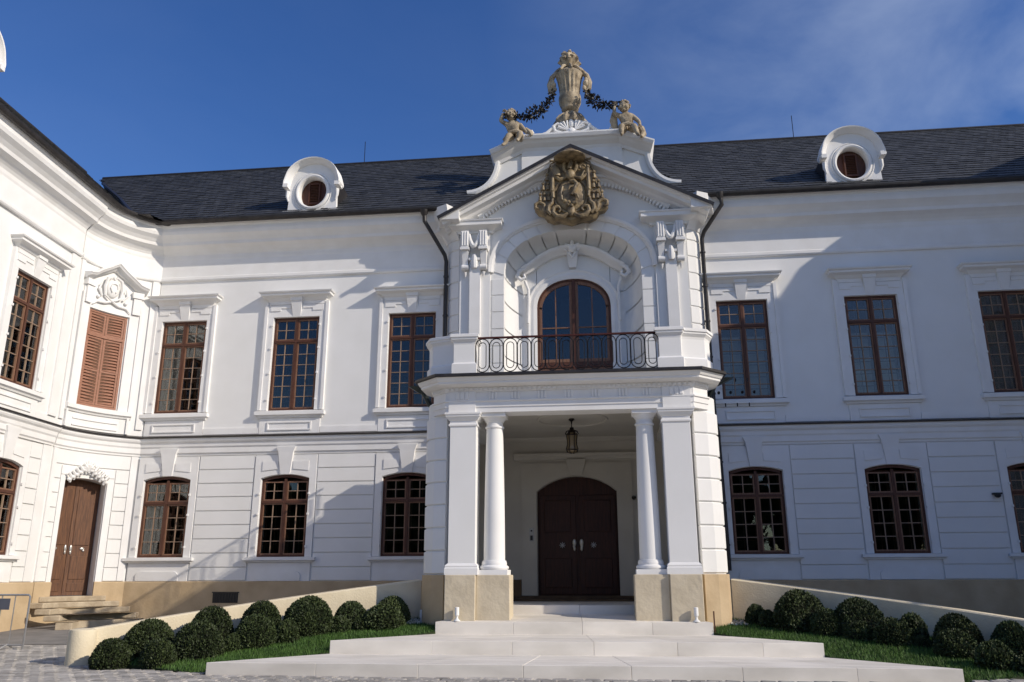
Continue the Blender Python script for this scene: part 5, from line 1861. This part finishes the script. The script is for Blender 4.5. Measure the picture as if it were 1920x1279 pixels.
# ------------------------------------------------------------------ garlands of dark metal leaves
def garland(P, label, blob):
    t = thing('leaf_garland', label, 'garland', P[0], 'dark leaf garlands on the gable')
    pts = []
    for a, b in zip(P[:-1], P[1:]):
        for k in range(8):
            pts.append(Vector(a).lerp(Vector(b), k / 8))
    pts.append(Vector(P[-1]))
    ob('stem', MB().tube(pts, .014, 5), IVY, t)
    lv = MB()
    n = len(pts)
    for i, p in enumerate(pts):
        q = i / (n - 1)
        fat = .07 + blob[1] * math.exp(-((q - blob[0]) / .12) ** 2)
        for k in range(int(5 + 60 * fat)):
            d = Vector((random.gauss(0, 1), random.gauss(0, 1), random.gauss(0, 1))).normalized()
            c = p + d * random.uniform(.2, 1) * fat
            e1 = d.cross(Vector((random.gauss(0, 1), random.gauss(0, 1), random.gauss(0, 1)))).normalized()
            l, w_ = random.uniform(.07, .13), random.uniform(.022, .04)
            nn = d * l
            lv.add([c, c + nn * .5 + e1 * w_, c + nn, c + nn * .5 - e1 * w_], [(0, 1, 2, 3)])
    ob('leaves', lv, IVY, t)
    return t
random.seed(21)
garland([(-2.42, .05, 13.62), (-2.05, .1, 13.62), (-1.75, .2, 13.68), (-1.45, .25, 13.86), (-1.2, .3, 14.10), (-1.12, .4, 14.45)], 'dark leaf garland hanging from the urn to the left putto', (.52, .14))
garland([(.66, .10, 13.80), (.40, .2, 13.84), (.18, .25, 13.98), (-.05, .35, 14.16), (-.16, .45, 14.45)], 'dark leaf garland hanging from the urn to the right putto', (.58, .16))

# ------------------------------------------------------------------ lantern
MAPS[0] = LM
ln = thing('hanging_lantern', 'dark curved metal lantern hanging from the portico ceiling', 'lantern', (-.715, -1.5, 4.02))
lc = (-.715, -1.5, 0)
ob('chain', MB().tube([(lc[0], lc[1], 4.86), (lc[0], lc[1], 4.58)], .010, 5), IRON, ln)
tp = MB()
tp.lathe([(.01, 4.80), (.06, 4.79), (.07, 4.76), (.02, 4.72), (.012, 4.66)], lc, 12)
tp.lathe([(.01, 4.60), (.05, 4.58), (.045, 4.55), (.075, 4.52), (.09, 4.48), (.02, 4.47)], lc, 14)
for k in range(6):
    a = 2 * pi * k / 6
    tp.tube([(lc[0] + .06 * cos(a), lc[1] + .06 * sin(a), 4.52), (lc[0] + .12 * cos(a), lc[1] + .12 * sin(a), 4.50), (lc[0] + .145 * cos(a), lc[1] + .145 * sin(a), 4.44), (lc[0] + .115 * cos(a), lc[1] + .115 * sin(a), 4.42)], .014, 5)
ob('crown', tp, IRON, ln, smooth=True)
gl = MB()
gl.lathe([(.09, 4.46), (.115, 4.40), (.10, 4.28), (.10, 4.20), (.125, 4.10), (.11, 4.04), (.06, 4.01)], lc, 18)
ob('glass', gl, AMBER, ln, smooth=True)
fr = MB()
for k in range(6):
    a = 2 * pi * k / 6
    fr.tube([(lc[0] + r * cos(a), lc[1] + r * sin(a), z) for r, z in ((.10, 4.46), (.122, 4.40), (.106, 4.28), (.106, 4.20), (.132, 4.10), (.115, 4.03), (.03, 4.0))], .011, 5)
fr.tube([(lc[0] + .122 * cos(2 * pi * k / 18), lc[1] + .122 * sin(2 * pi * k / 18), 4.41) for k in range(18)], .012, 5, True)
fr.tube([(lc[0] + .125 * cos(2 * pi * k / 18), lc[1] + .125 * sin(2 * pi * k / 18), 4.07) for k in range(18)], .012, 5, True)
ob('frame', fr, IRON, ln, smooth=True)

# ------------------------------------------------------------------ downpipes
MAPS[0] = None
def pipe(pts, label, r=.055):
    t = thing('downpipe', label, 'downpipe', pts[-1], 'dark metal downpipes')
    ob('pipe', MB().tube(pts, r, 10), LEAD, t, smooth=True)
    cl_ = MB()
    a, b = Vector(pts[-2]), Vector(pts[-1])
    n = max(2, int((a - b).length / .9))
    for k in range(n):
        p = a.lerp(b, (k + .4) / n)
        cl_.lathe([(r, -.02), (r + .014, -.02), (r + .014, .02), (r, .02)], p, 12)
    ob('clamp', cl_, LEAD, t)
    hp = MB()
    hp.lathe([(.05, -.12), (.09, -.05), (.11, .04), (.05, .05)], pts[0], 12)
    ob('outlet', hp, LEAD, t, smooth=True)
pipe([(-4.46, -.68, 10.50), (-4.45, -.66, 10.25), (-3.97, -.30, 9.42), (-3.93, -.27, 9.25), (-3.93, -.27, 5.0)], 'dark downpipe left of the upper portal, bending in from the eaves')
pipe([(3.10, -.68, 10.56), (3.14, -.66, 10.30), (2.70, -.32, 9.72), (2.64, -.27, 9.55), (2.64, -.27, 5.0)], 'dark downpipe right of the upper portal, bending in from the eaves')
pipe([(2.45, -.70, 4.99), (2.60, -.55, 4.87), (2.70, -.22, 4.60), (2.71, -.15, 4.30), (2.745, -.14, 1.45)], 'dark downpipe right of the portico, running down to the plinth')
for sx in (0, 1):
    x = -3.62 if sx == 0 else 2.20
    s_ = 1 if sx == 0 else -1
    y = -3.95
    sp = thing('gutter_spout', ('dark metal spout at the left corner of the balcony edge', 'dark metal spout at the right corner of the balcony edge')[sx], 'gutter spout', (x, y, 4.9), 'balcony gutter spouts')
    m_ = MB()
    m_.loft([[(x - .07, y - .06, 4.92), (x + .07, y - .06, 4.92), (x + .07, y + .06, 4.92), (x - .07, y + .06, 4.92)],
             [(x - .20 * s_ - .09, y - .10, 5.06), (x - .20 * s_ + .15, y - .10, 5.06), (x - .20 * s_ + .15, y + .10, 5.06), (x - .20 * s_ - .09, y + .10, 5.06)]])
    ob('head', m_, GREENM, sp)
    ob('pipe', MB().tube([(x, y, 4.94), (x + .06 * s_, y, 4.84), (x + .15 * s_, y, 4.68), (x + .24 * s_, y, 4.60)], [.05, .055, .055, .045], 8), GREENM, sp, smooth=True)

# ------------------------------------------------------------------ small wall fittings
MAPS[0] = DM
t = thing('intercom_panel', 'small grey intercom plate left of the main door', 'intercom', (-1.78, -.05, 2.16))
ob('plate', MB().box(-1.83, -1.73, -.075, -.041, 2.14, 2.44), GALV, t)
ob('button_block', MB().box(-1.81, -1.75, -.085, -.076, 2.16, 2.27), CAMW, t)
ob('lens', MB().ell((-1.78, -.078, 2.38), .022, .01, .022, 10, 6), CAMW, t)
t = thing('security_camera', 'tiny dark camera on the wall right of the main door', 'security camera', (.64, -.06, 3.10))
ob('body', MB().ell((.66, -.12, 3.12), .055, .07, .05, 10, 8), CAMW, t, smooth=True)
ob('bracket', MB().box(.63, .69, -.06, .0, 3.09, 3.15), LAMPW, t)
t = thing('wall_bracket', 'thin black square bracket on the wall behind the right column', 'bracket', (.78, -.05, 2.9))
ob('frame', MB().tube([(.90, -.03, 3.02), (.78, -.03, 3.02), (.78, -.03, 2.80), (.90, -.03, 2.80)], .016, 6), IRON, t)
MAPS[0] = None
t = thing('security_camera', 'small dark dome camera on the shaded right facade between two windows', 'security camera', (8.79, -.1, 3.1))
ob('dome', MB().ell((8.79, -.12, 3.07), .07, .07, .06, 12, 8), CAMW, t, smooth=True)
ob('bracket', MB().box(8.70, 8.88, -.16, -.034, 3.09, 3.125), CAMW, t)

# ------------------------------------------------------------------ park trees behind the viewer (seen in the window panes)
random.seed(13)
TREE = mk('park_tree_leaf', (0.045, 0.060, 0.020), (0.025, 0.035, 0.012), .5, 0.7, island=0.4)
tm = MB()
for k in range(13):
    cx, cy, h = -54 + 9 * k + random.uniform(-2, 2), random.uniform(-66, -56), random.uniform(10, 15)
    for q in range(2600):
        a, b = random.uniform(0, 2 * pi), random.uniform(-1, 1)
        rr_ = random.uniform(.55, 1) ** .5
        c = Vector((cx + 4.6 * rr_ * sqrt(1 - b * b) * cos(a), cy + 3.6 * rr_ * sqrt(1 - b * b) * sin(a), h * .56 + h * .44 * rr_ * b))
        e1 = Vector((random.gauss(0, 1), random.gauss(0, 1), random.gauss(0, 1))).normalized() * .75
        e2 = e1.cross(Vector((random.gauss(0, 1), random.gauss(0, 1), random.gauss(0, 1)))).normalized() * .55
        tm.add([c - e1, c + e2, c + e1, c - e2], [(0, 1, 2, 3)])
    tm.tube([(cx, cy, 0), (cx, cy, h * .6)], [.28, .12], 8)
me = bpy.data.meshes.new('park_trees')
me.from_pydata(tm.v, [], tm.f)
me.materials.append(TREE)
link('park_trees', me)['kind'] = 'stuff'

# ------------------------------------------------------------------ entrance steps of pale slabs
es = thing('entrance_steps', 'four broad pale limestone steps narrowing up to the portico', 'steps', (-.66, -5, 0))
def slab_row(front, back, zf, zb, zbot, n, off=0.0):
    (ax, bx_, y0), (cx, dx, y1) = front, back
    cuts = [0] + [min(1, max(0, (k + off) / n)) for k in range(1, n)] + [1]
    for a, b in zip(cuts[:-1], cuts[1:]):
        g_ = .0018
        fx0, fx1 = lerp(ax, bx_, a) + (g_ if a > 0 else 0), lerp(ax, bx_, b) - (g_ if b < 1 else 0)
        gx0, gx1 = lerp(cx, dx, a) + (g_ if a > 0 else 0), lerp(cx, dx, b) - (g_ if b < 1 else 0)
        m_ = MB()
        j = random.uniform(-.0015, .0015)
        m_.loft([[(fx0, y0, zbot), (fx1, y0, zbot), (gx1, y1, zbot), (gx0, y1, zbot)], [(fx0, y0, zf + j), (fx1, y0, zf + j), (gx1, y1, zb + j), (gx0, y1, zb + j)]])
        ob('step_slab', m_, STEP, es, bevel=.005)
random.seed(17)
slab_row((-5.62, 4.42, -8.29), (-4.27, 3.03, -6.85), .200, .206, -.05, 7, .1)
slab_row((-4.31, 3.07, -6.91), (-2.93, 1.65, -5.37), .400, .406, .0, 6, .3)
slab_row((-2.965, 1.69, -5.43), (-2.30, 1.02, -4.36), .600, .690, .1, 4, .15)
slab_row((-1.85, .53, -4.40), (-1.85, .53, -3.4), .836, .838, .3, 2, .1)
ob('portico_floor', MB().xy([(-2.9, -4.38), (-1.86, -4.38), (-1.86, -3.39), (.54, -3.39), (.54, -4.38), (1.6, -4.38), (1.6, -1.4), (-2.9, -1.4)], .3, .834), STEP, es)
ob('threshold', MB().box(-2.3, 1.0, -2.0, -1.461, .8345, .885), BROWNST, es, bevel=.01)
ob('threshold', MB().box(-2.0, .68, -1.72, -1.30, .8855, .938), BROWNST, es, bevel=.01)

# stone steps at the corner door of the left wing
cs = thing('corner_steps', 'worn sandstone steps fanning out below the wooden corner door', 'steps', (-12.5, -1.6, .3))
for k in range(5):
    e = .10 + .30 * k
    z1 = .92 - .125 * k
    z0 = z1 - .125 if k < 4 else .1
    wdt = .86 + .30 * k
    pts = []
    n = 10
    for i in range(n + 1):
        s = lerp(1.065 - wdt, 1.065 + wdt, i / n)
        pts.append(bend(s, -e, 0)[:2])
    pts = pts + [bend(1.065 + wdt, .35 if k == 0 else -e + .34, 0)[:2], bend(1.065 - wdt, .35 if k == 0 else -e + .34, 0)[:2]]
    ob('step', MB().xy(pts, z0 + .002, z1), STEPOLD, cs, bevel=.02)

# ------------------------------------------------------------------ ramp side walls
def ramp_wall(side, label):
    S = (lambda x: x) if side == 'l' else (lambda x: -1.28 - x)
    t = thing('ramp_wall', label, 'wall', (S(-8.05), -7.4, 0), 'ramp walls flanking the portico')
    n = 14
    A, B = Vector((-8.05, -7.40)), Vector((-3.45, -4.42))
    d = (B - A)
    nv = Vector((-d.y, d.x)).normalized()        # away from the lawn
    rings = []
    for k in range(n + 1):
        q = k / n
        p_ = A + d * q + nv * (.5 * sin(pi * q))
        th = .30
        z = lerp(.57, 1.29, q)
        a, b = p_, p_ + nv * th
        rings.append([(S(a.x), a.y, -.1), (S(a.x), a.y, z - .02), (S(a.x + nv.x * .02), a.y + nv.y * .02, z), (S(b.x), b.y, z), (S(b.x), b.y, -.1)])
    ob('wall', MB().loft(rings), SANDW, t)
    pr = MB()
    pr.lathe([(.20, -.1), (.20, .54), (.19, .57), (.12, .585), (.01, .59)], (S(-8.10), -7.38, 0), 24)
    ob('end_pier', pr, SANDW, t, smooth=True)
    # roadway of the ramp behind the wall
    rr = MB()
    ring2 = []
    for k in range(n + 1):
        q = k / n
        p_ = A + d * q + nv * (.5 * sin(pi * q) + .30)
        z = lerp(.0, .75, q)
        ring2.append([(S(p_.x), p_.y, z), (S(p_.x + nv.x * 2.4 * (1 - .5 * q)), min(p_.y + nv.y * 2.4, -.08), z)])
    rr.loft(ring2, False, False)
    o = ob('ramp_paving', rr, PAVE, t)
    return t
ramp_wall('l', 'sunlit cream ramp wall rising from a round end pier at left to the portico')
ramp_wall('r', 'shaded cream ramp wall rising from the right edge to the portico')

# ------------------------------------------------------------------ lawns
def lawn_z(y):
    return .03 + .15 * (y + 8.2)
def lawn_poly(side):
    S = (lambda x: x) if side == 'l' else (lambda x: -1.28 - x)
    wallp = []
    for k in range(9):
        q = k / 8
        A, B = Vector((-8.05, -7.40)), Vector((-3.45, -4.42))
        d = B - A
        nv = Vector((-d.y, d.x)).normalized()
        p_ = A + d * q + nv * (.5 * sin(pi * q) + .05)
        wallp.append((S(p_.x), p_.y))
    if side == 'l':
        inner = [(-2.8, -4.4), (-2.93, -5.40), (-4.28, -6.88), (-5.60, -8.24)]
    else:
        inner = [(1.55, -4.4), (1.66, -5.40), (3.04, -6.88), (4.40, -8.24)]
    return wallp + inner
def inside(p_, poly):
    c = False
    n = len(poly)
    for i in range(n):
        (x1, y1), (x2, y2) = poly[i], poly[(i + 1) % n]
        if (y1 > p_[1]) != (y2 > p_[1]) and p_[0] < (x2 - x1) * (p_[1] - y1) / (y2 - y1) + x1:
            c = not c
    return c
for side, nm in (('l', 'left'), ('r', 'right')):
    poly = lawn_poly(side)
    lo = MB()
    lo.add([(x, y, lawn_z(y)) for x, y in poly] + [(x, y, -.1) for x, y in poly],
           [tuple(range(len(poly)))] + [(i, (i + 1) % len(poly), len(poly) + (i + 1) % len(poly), len(poly) + i) for i in range(len(poly))])
    struct('lawn_bed', lo, SOIL)
    random.seed(31)
    gb = MB()
    x0, x1 = min(p_[0] for p_ in poly), max(p_[0] for p_ in poly)
    y0, y1 = min(p_[1] for p_ in poly), max(p_[1] for p_ in poly)
    cnt = 0
    while cnt < 42000:
        x, y = random.uniform(x0, x1), random.uniform(y0, y1)
        if not inside((x, y), poly): continue
        cnt += 1
        z = lawn_z(y)
        h = random.uniform(.025, .06) * (1.5 if random.random() < .05 else 1)
        a = random.uniform(0, 2 * pi)
        b = random.uniform(.1, .7) * h
        wv = random.uniform(.003, .006)
        dx, dy = cos(a), sin(a)
        gb.add([(x - dy * wv, y + dx * wv, z - .004), (x + dy * wv, y - dx * wv, z - .004), (x + dx * b, y + dy * b, z + h)], [(0, 1, 2)])
    o = bpy.data.objects.new('grass', None)
    bpy.data.objects.remove(o)
    me = bpy.data.meshes.new('grass')
    me.from_pydata(gb.v, [], gb.f)
    me.materials.append(GRASS)
    o = link('grass', me)
    o['kind'] = 'stuff'
# white gravel at the foot of the portal flanks
gr = MB()
random.seed(8)
for cx, cy, rx, ry in ((-3.55, -4.72, .36, .20), (2.2, -4.75, .30, .18)):
    for k in range(260):
        a, r_ = random.uniform(0, 2 * pi), sqrt(random.random())
        x, y = cx + rx * r_ * cos(a), cy + ry * r_ * sin(a)
        s_ = random.uniform(.012, .026)
        z = lawn_z(y) + .02
        gr.loft([[(x + s_ * cos(b), y + s_ * sin(b), z - .01) for b in (0, 2.1, 4.2)], [(x + s_ * .5 * cos(b), y + s_ * .5 * sin(b), z + s_) for b in (.5, 2.6, 4.7)]])
o = ob('gravel', gr, GRAVEL, kind='stuff')

# ------------------------------------------------------------------ clipped boxwood balls
def bush_mesh(seed, n, ls):
    """unit half-dome of small leaves (scaled per bush); ls = leaf length relative to the radius"""
    rnd = random.Random(seed)
    b = MB()
    lumps = [(Vector((rnd.gauss(0, 1), rnd.gauss(0, 1), rnd.random())).normalized(), rnd.uniform(-.07, .06)) for _ in range(14)]
    for k in range(n):
        z = rnd.uniform(-.25, 1)
        a = rnd.uniform(0, 2 * pi)
        s_ = sqrt(max(0, 1 - z * z))
        d = Vector((s_ * cos(a), s_ * sin(a), z))
        bump = 1 + sum(h * math.exp(-((d - c).length / .38) ** 2) for c, h in lumps)
        r = bump * (1 - .16 * rnd.random() ** 2) + rnd.uniform(0, .03)
        p_ = d * r
        if p_.z < -.22: continue
        # stems pull inwards at the foot
        if p_.z < .15:
            f = .86 + .14 * max(0, (p_.z + .22) / .37)
            p_.x *= f
            p_.y *= f
        t1 = d.cross(Vector((rnd.gauss(0, 1), rnd.gauss(0, 1), rnd.gauss(0, 1)))).normalized()
        dirn = (d * rnd.uniform(.2, 1.0) + t1 * rnd.uniform(.3, 1.0)).normalized()
        sd_ = dirn.cross(Vector((rnd.gauss(0, 1), rnd.gauss(0, 1), rnd.gauss(0, 1)))).normalized()
        l = ls * rnd.uniform(.7, 1.3)
        w_ = l * .34
        b.add([p_, p_ + dirn * l * .5 + sd_ * w_, p_ + dirn * l, p_ + dirn * l * .5 - sd_ * w_], [(0, 1, 2, 3)])
    me = bpy.data.meshes.new('foliage')
    me.from_pydata(b.v, [], b.f)
    me.materials.append(LEAF)
    return me
BM = {'s': [bush_mesh(s_, 2600, .17) for s_ in (1, 2)], 'm': [bush_mesh(s_, 5200, .105) for s_ in (3, 4, 5)], 'b': [bush_mesh(s_, 8500, .078) for s_ in (6, 7, 8)]}
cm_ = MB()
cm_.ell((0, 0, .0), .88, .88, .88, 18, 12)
CMESH = cm_.mesh('dark_core', CORE, smooth=True)  # near-black core blocks the view, shade between leaves put into its colour
BUSH = [
('l', 0, -7.39, -7.71, 0.32, 0.1, 0.39, 'small boxwood ball at the far left of the bed, next to the round ramp pier'),
('l', 1, -7.17, -7.07, 0.43, 0.2, 0.55, 'dark boxwood dome at the left end of the back row, nearest the ramp pier'),
('l', 0, -6.68, -7.65, 0.28, 0.11, 0.38, 'low boxwood ball at the front left, second from the ramp pier'),
('l', 1, -6.43, -6.53, 0.47, 0.28, 0.65, 'wide boxwood dome in the left back row in front of the cellar opening'),
('l', 0, -6.3, -7.19, 0.39, 0.18, 0.55, 'large boxwood ball in the front row left of the left lawn corner'),
('l', 0, -5.9, -6.85, 0.15, 0.23, 0.27, 'tiny boxwood tuft beside the large front ball of the left bed'),
('l', 1, -5.78, -6.06, 0.46, 0.35, 0.65, 'third dome of the left back row, covering the cream ramp wall'),
('l', 0, -5.71, -6.49, 0.38, 0.29, 0.5, 'big pale-tipped boxwood ball in the middle of the left front row'),
('l', 0, -5.25, -6.26, 0.19, 0.32, 0.36, 'small upright boxwood ball right of the big middle one, left bed'),
('l', 1, -5.14, -5.63, 0.44, 0.42, 0.65, 'tallest dome of the left back row, reaching the lit ramp wall top'),
('l', 0, -5.11, -5.76, 0.29, 0.40, 0.45, 'round boxwood ball directly in front of the tallest left dome'),
('l', 0, -4.65, -5.47, 0.22, 0.44, 0.27, 'small low boxwood ball, third from the portico in the left front row'),
('l', 1, -4.52, -5.21, 0.3, 0.48, 0.48, 'boxwood dome at the shadow edge on the left ramp wall'),
('l', 0, -4.28, -5.32, 0.18, 0.46, 0.21, 'small flat boxwood tuft, second from the portico in the left bed'),
('l', 0, -3.94, -5.12, 0.37, 0.50, 0.4, 'wide boxwood ball nearest the portico in the left front row'),
('l', 1, -3.89, -4.79, 0.4, 0.53, 0.52, 'black shaded dome behind the ball nearest the portico, left bed'),
('r', 1, 2.5, -4.75, 0.2, 0.55, 0.33, 'small black shaded bush nearest the portico in the right bed'),
('r', 0, 2.65, -4.99, 0.17, 0.51, 0.28, 'small boxwood ball in front of the black bush beside the portico, right bed'),
('r', 0, 2.95, -5.24, 0.15, 0.47, 0.24, 'tiny boxwood ball below the large dark dome of the right bed'),
('r', 1, 3.16, -5.10, 0.5, 0.47, 0.69, 'largest dark dome of the right bed, under the first right window'),
('r', 0, 3.46, -5.53, 0.27, 0.44, 0.41, 'round boxwood ball at the right foot of the largest dark dome'),
('r', 1, 3.96, -5.60, 0.41, 0.41, 0.63, 'second dome of the right back row, just right of the largest one'),
('r', 0, 3.86, -5.87, 0.22, 0.39, 0.28, 'low boxwood ball in front of the second right back dome'),
('r', 0, 4.28, -6.15, 0.28, 0.34, 0.4, 'pale-tipped boxwood ball in the middle of the right front row'),
('r', 1, 4.63, -6.02, 0.22, 0.36, 0.44, 'small olive bush between two domes against the right ramp wall'),
('r', 1, 5.1, -6.46, 0.42, 0.29, 0.54, 'broad dome of the right back row beside the lit end of the ramp wall'),
('r', 0, 4.63, -6.35, 0.13, 0.31, 0.18, 'tiny low tuft between two front balls of the right bed'),
('r', 0, 4.92, -6.83, 0.31, 0.23, 0.39, 'round boxwood ball in front of the broad right dome'),
('r', 1, 5.69, -6.85, 0.36, 0.23, 0.51, 'large dome cut by the right edge of the picture, back row'),
('r', 0, 5.16, -7.49, 0.25, 0.14, 0.35, 'front boxwood ball near the right corner of the lowest step'),
('r', 0, 5.51, -7.64, 0.24, 0.11, 0.23, 'lowest boxwood ball cut by the right edge of the picture'),
]
random.seed(77)
for side, back, x, y, r, zb, h, lab in BUSH:
    t = thing('boxwood_bush', lab, 'bush', (x, y, zb - .02), 'clipped boxwood balls in the left bed' if side == 'l' else 'clipped boxwood balls in the right bed')
    k = 's' if r < .26 else ('m' if r < .38 else 'b')
    rz = random.uniform(0, 6.28)
    for nm, me in (('dark_core', CMESH), ('foliage', random.choice(BM[k]))):
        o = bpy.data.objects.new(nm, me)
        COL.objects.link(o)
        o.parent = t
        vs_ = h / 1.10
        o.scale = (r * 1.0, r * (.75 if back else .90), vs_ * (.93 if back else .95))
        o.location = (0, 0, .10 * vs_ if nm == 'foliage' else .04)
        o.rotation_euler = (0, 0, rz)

# ------------------------------------------------------------------ bollard lights
for x, y, z, lab in ((-3.36, -4.72, .535, 'white bollard lamp on gravel at the left foot of the portal'),
                     (-2.60, -5.38, .606, 'white bollard lamp in front of the left pier pedestal'),
                     (1.43, -5.38, .606, 'white bollard lamp in front of the right pier pedestal'),
                     (2.03, -4.75, .53, 'white bollard lamp on gravel at the right foot of the portal')):
    t = thing('bollard_lamp', lab, 'bollard lamp', (x, y, z), 'small white bollard lamps')
    ob('foot', MB().lathe([(.06, 0), (.06, .012), (.036, .03), (.022, .05), (.022, .08), (.034, .095)], (x, y, z), 14), LAMPW, t, smooth=True)
    ob('lamp_head', MB().lathe([(.034, .096), (.038, .10), (.038, .225), (.03, .232), (.01, .234)], (x, y, z), 14), LAMPW, t, smooth=True)
t = thing('marker_stake', 'thin dark stake at the right end of the top step', 'stake', (1.72, -5.42, .4))
ob('stake', MB().box(1.70, 1.722, -5.43, -5.41, .4, .78), WOOD, t)

# ------------------------------------------------------------------ crowd barrier at the left edge
cb = thing('crowd_barrier', 'galvanised steel crowd barrier with a small dark plate at the left edge', 'barrier', (-11.2, -5.8, .09))
bx0, bx1, by = -12.25, -10.20, -5.8
ob('frame', MB().tube([(bx1, by, .10), (bx1, by, 1.02), (bx1 - .03, by, 1.05), (bx0 + .03, by, 1.05), (bx0, by, 1.02), (bx0, by, .10)], .017, 8), GALV, cb, smooth=True)
ob('rail', MB().tube([(bx1, by, .21), (bx0, by, .21)], .014, 8), GALV, cb)
for k in range(7):
    x = bx1 - .28 - k * .25
    ob('bar', MB().tube([(x, by, .21), (x, by, 1.05)], .009, 6), GALV, cb)
for x in (bx1 - .30, bx0 + .30):
    ob('foot', MB().tube([(x, by, .22), (x - .06, by - .32, .085)], .014, 6).tube([(x, by, .22), (x - .06, by + .32, .115)], .014, 6), GALV, cb)
ob('plate', MB().box(bx1 - .62, bx1 - .36, by - .022, by - .010, .80, .99), SIGNB, cb)

# ------------------------------------------------------------------ setts
random.seed(41)
def img(p_):
    d = Vector(p_) - Vector((0, -20, 1.35))
    zc = d.dot(fw)
    return (960 + 1540 * d.dot(r2) / zc, 639.5 - 1540 * d.dot(u2) / zc)
var = []
for k in range(6):
    m_ = MB()
    hx, hy = .098, .066
    j = lambda: random.uniform(-.008, .008)
    base = [(-hx + j(), -hy + j()), (hx + j(), -hy + j()), (hx + j(), hy + j()), (-hx + j(), hy + j())]
    m_.loft([[(x, y, -.03) for x, y in base], [(x, y, .004) for x, y in base], [(x * .86, y * .82, .014 + random.uniform(-.002, .004)) for x, y in base]])
    var.append(m_)
vmesh = [m_.mesh('sett', SETT) for m_ in var]
spots = []
y = -10.4
row = 0
poly_l = lawn_poly('l')
poly_r = lawn_poly('r')
while y < -5.0:
    x = -14.0 + (.11 if row % 2 else 0)
    while x < 9.0:
        if not (-5.75 < x < 4.55 and y > -8.36) and not inside((x, y), poly_l) and not inside((x, y), poly_r) and not (y > -7.2 and x > -8.3) and not (y > -5.1):
            spots.append((x + random.uniform(-.012, .012), y + random.uniform(-.01, .01)))
        x += .222
    y += .158
    row += 1
vis, rest = [], []
for s_ in spots:
    u, v = img((s_[0], s_[1], ground_z(s_[1])))
    (vis if -12 < u < 1932 and v < 1292 else rest).append(s_)
vis.sort(key=lambda s_: (s_[0] ** 2 + (s_[1] + 20) ** 2))
rest += vis[300:]
for x, y in vis[:300]:
    o = bpy.data.objects.new('sett', random.choice(vmesh))
    COL.objects.link(o)
    o.parent = ground
    o.location = (x, y, ground_z(y) - .004 + random.uniform(-.004, .004))
    o.rotation_euler = (random.uniform(-.03, .03), random.uniform(-.03, .03), random.uniform(-.06, .06))
fm = MB()
for x, y in rest:
    m_ = random.choice(var)
    fm.add([(x + a, y + b, ground_z(y) - .004 + c) for a, b, c in m_.v], m_.f)
o = ob('sett_field', fm, SETTS, ground, kind='stuff')
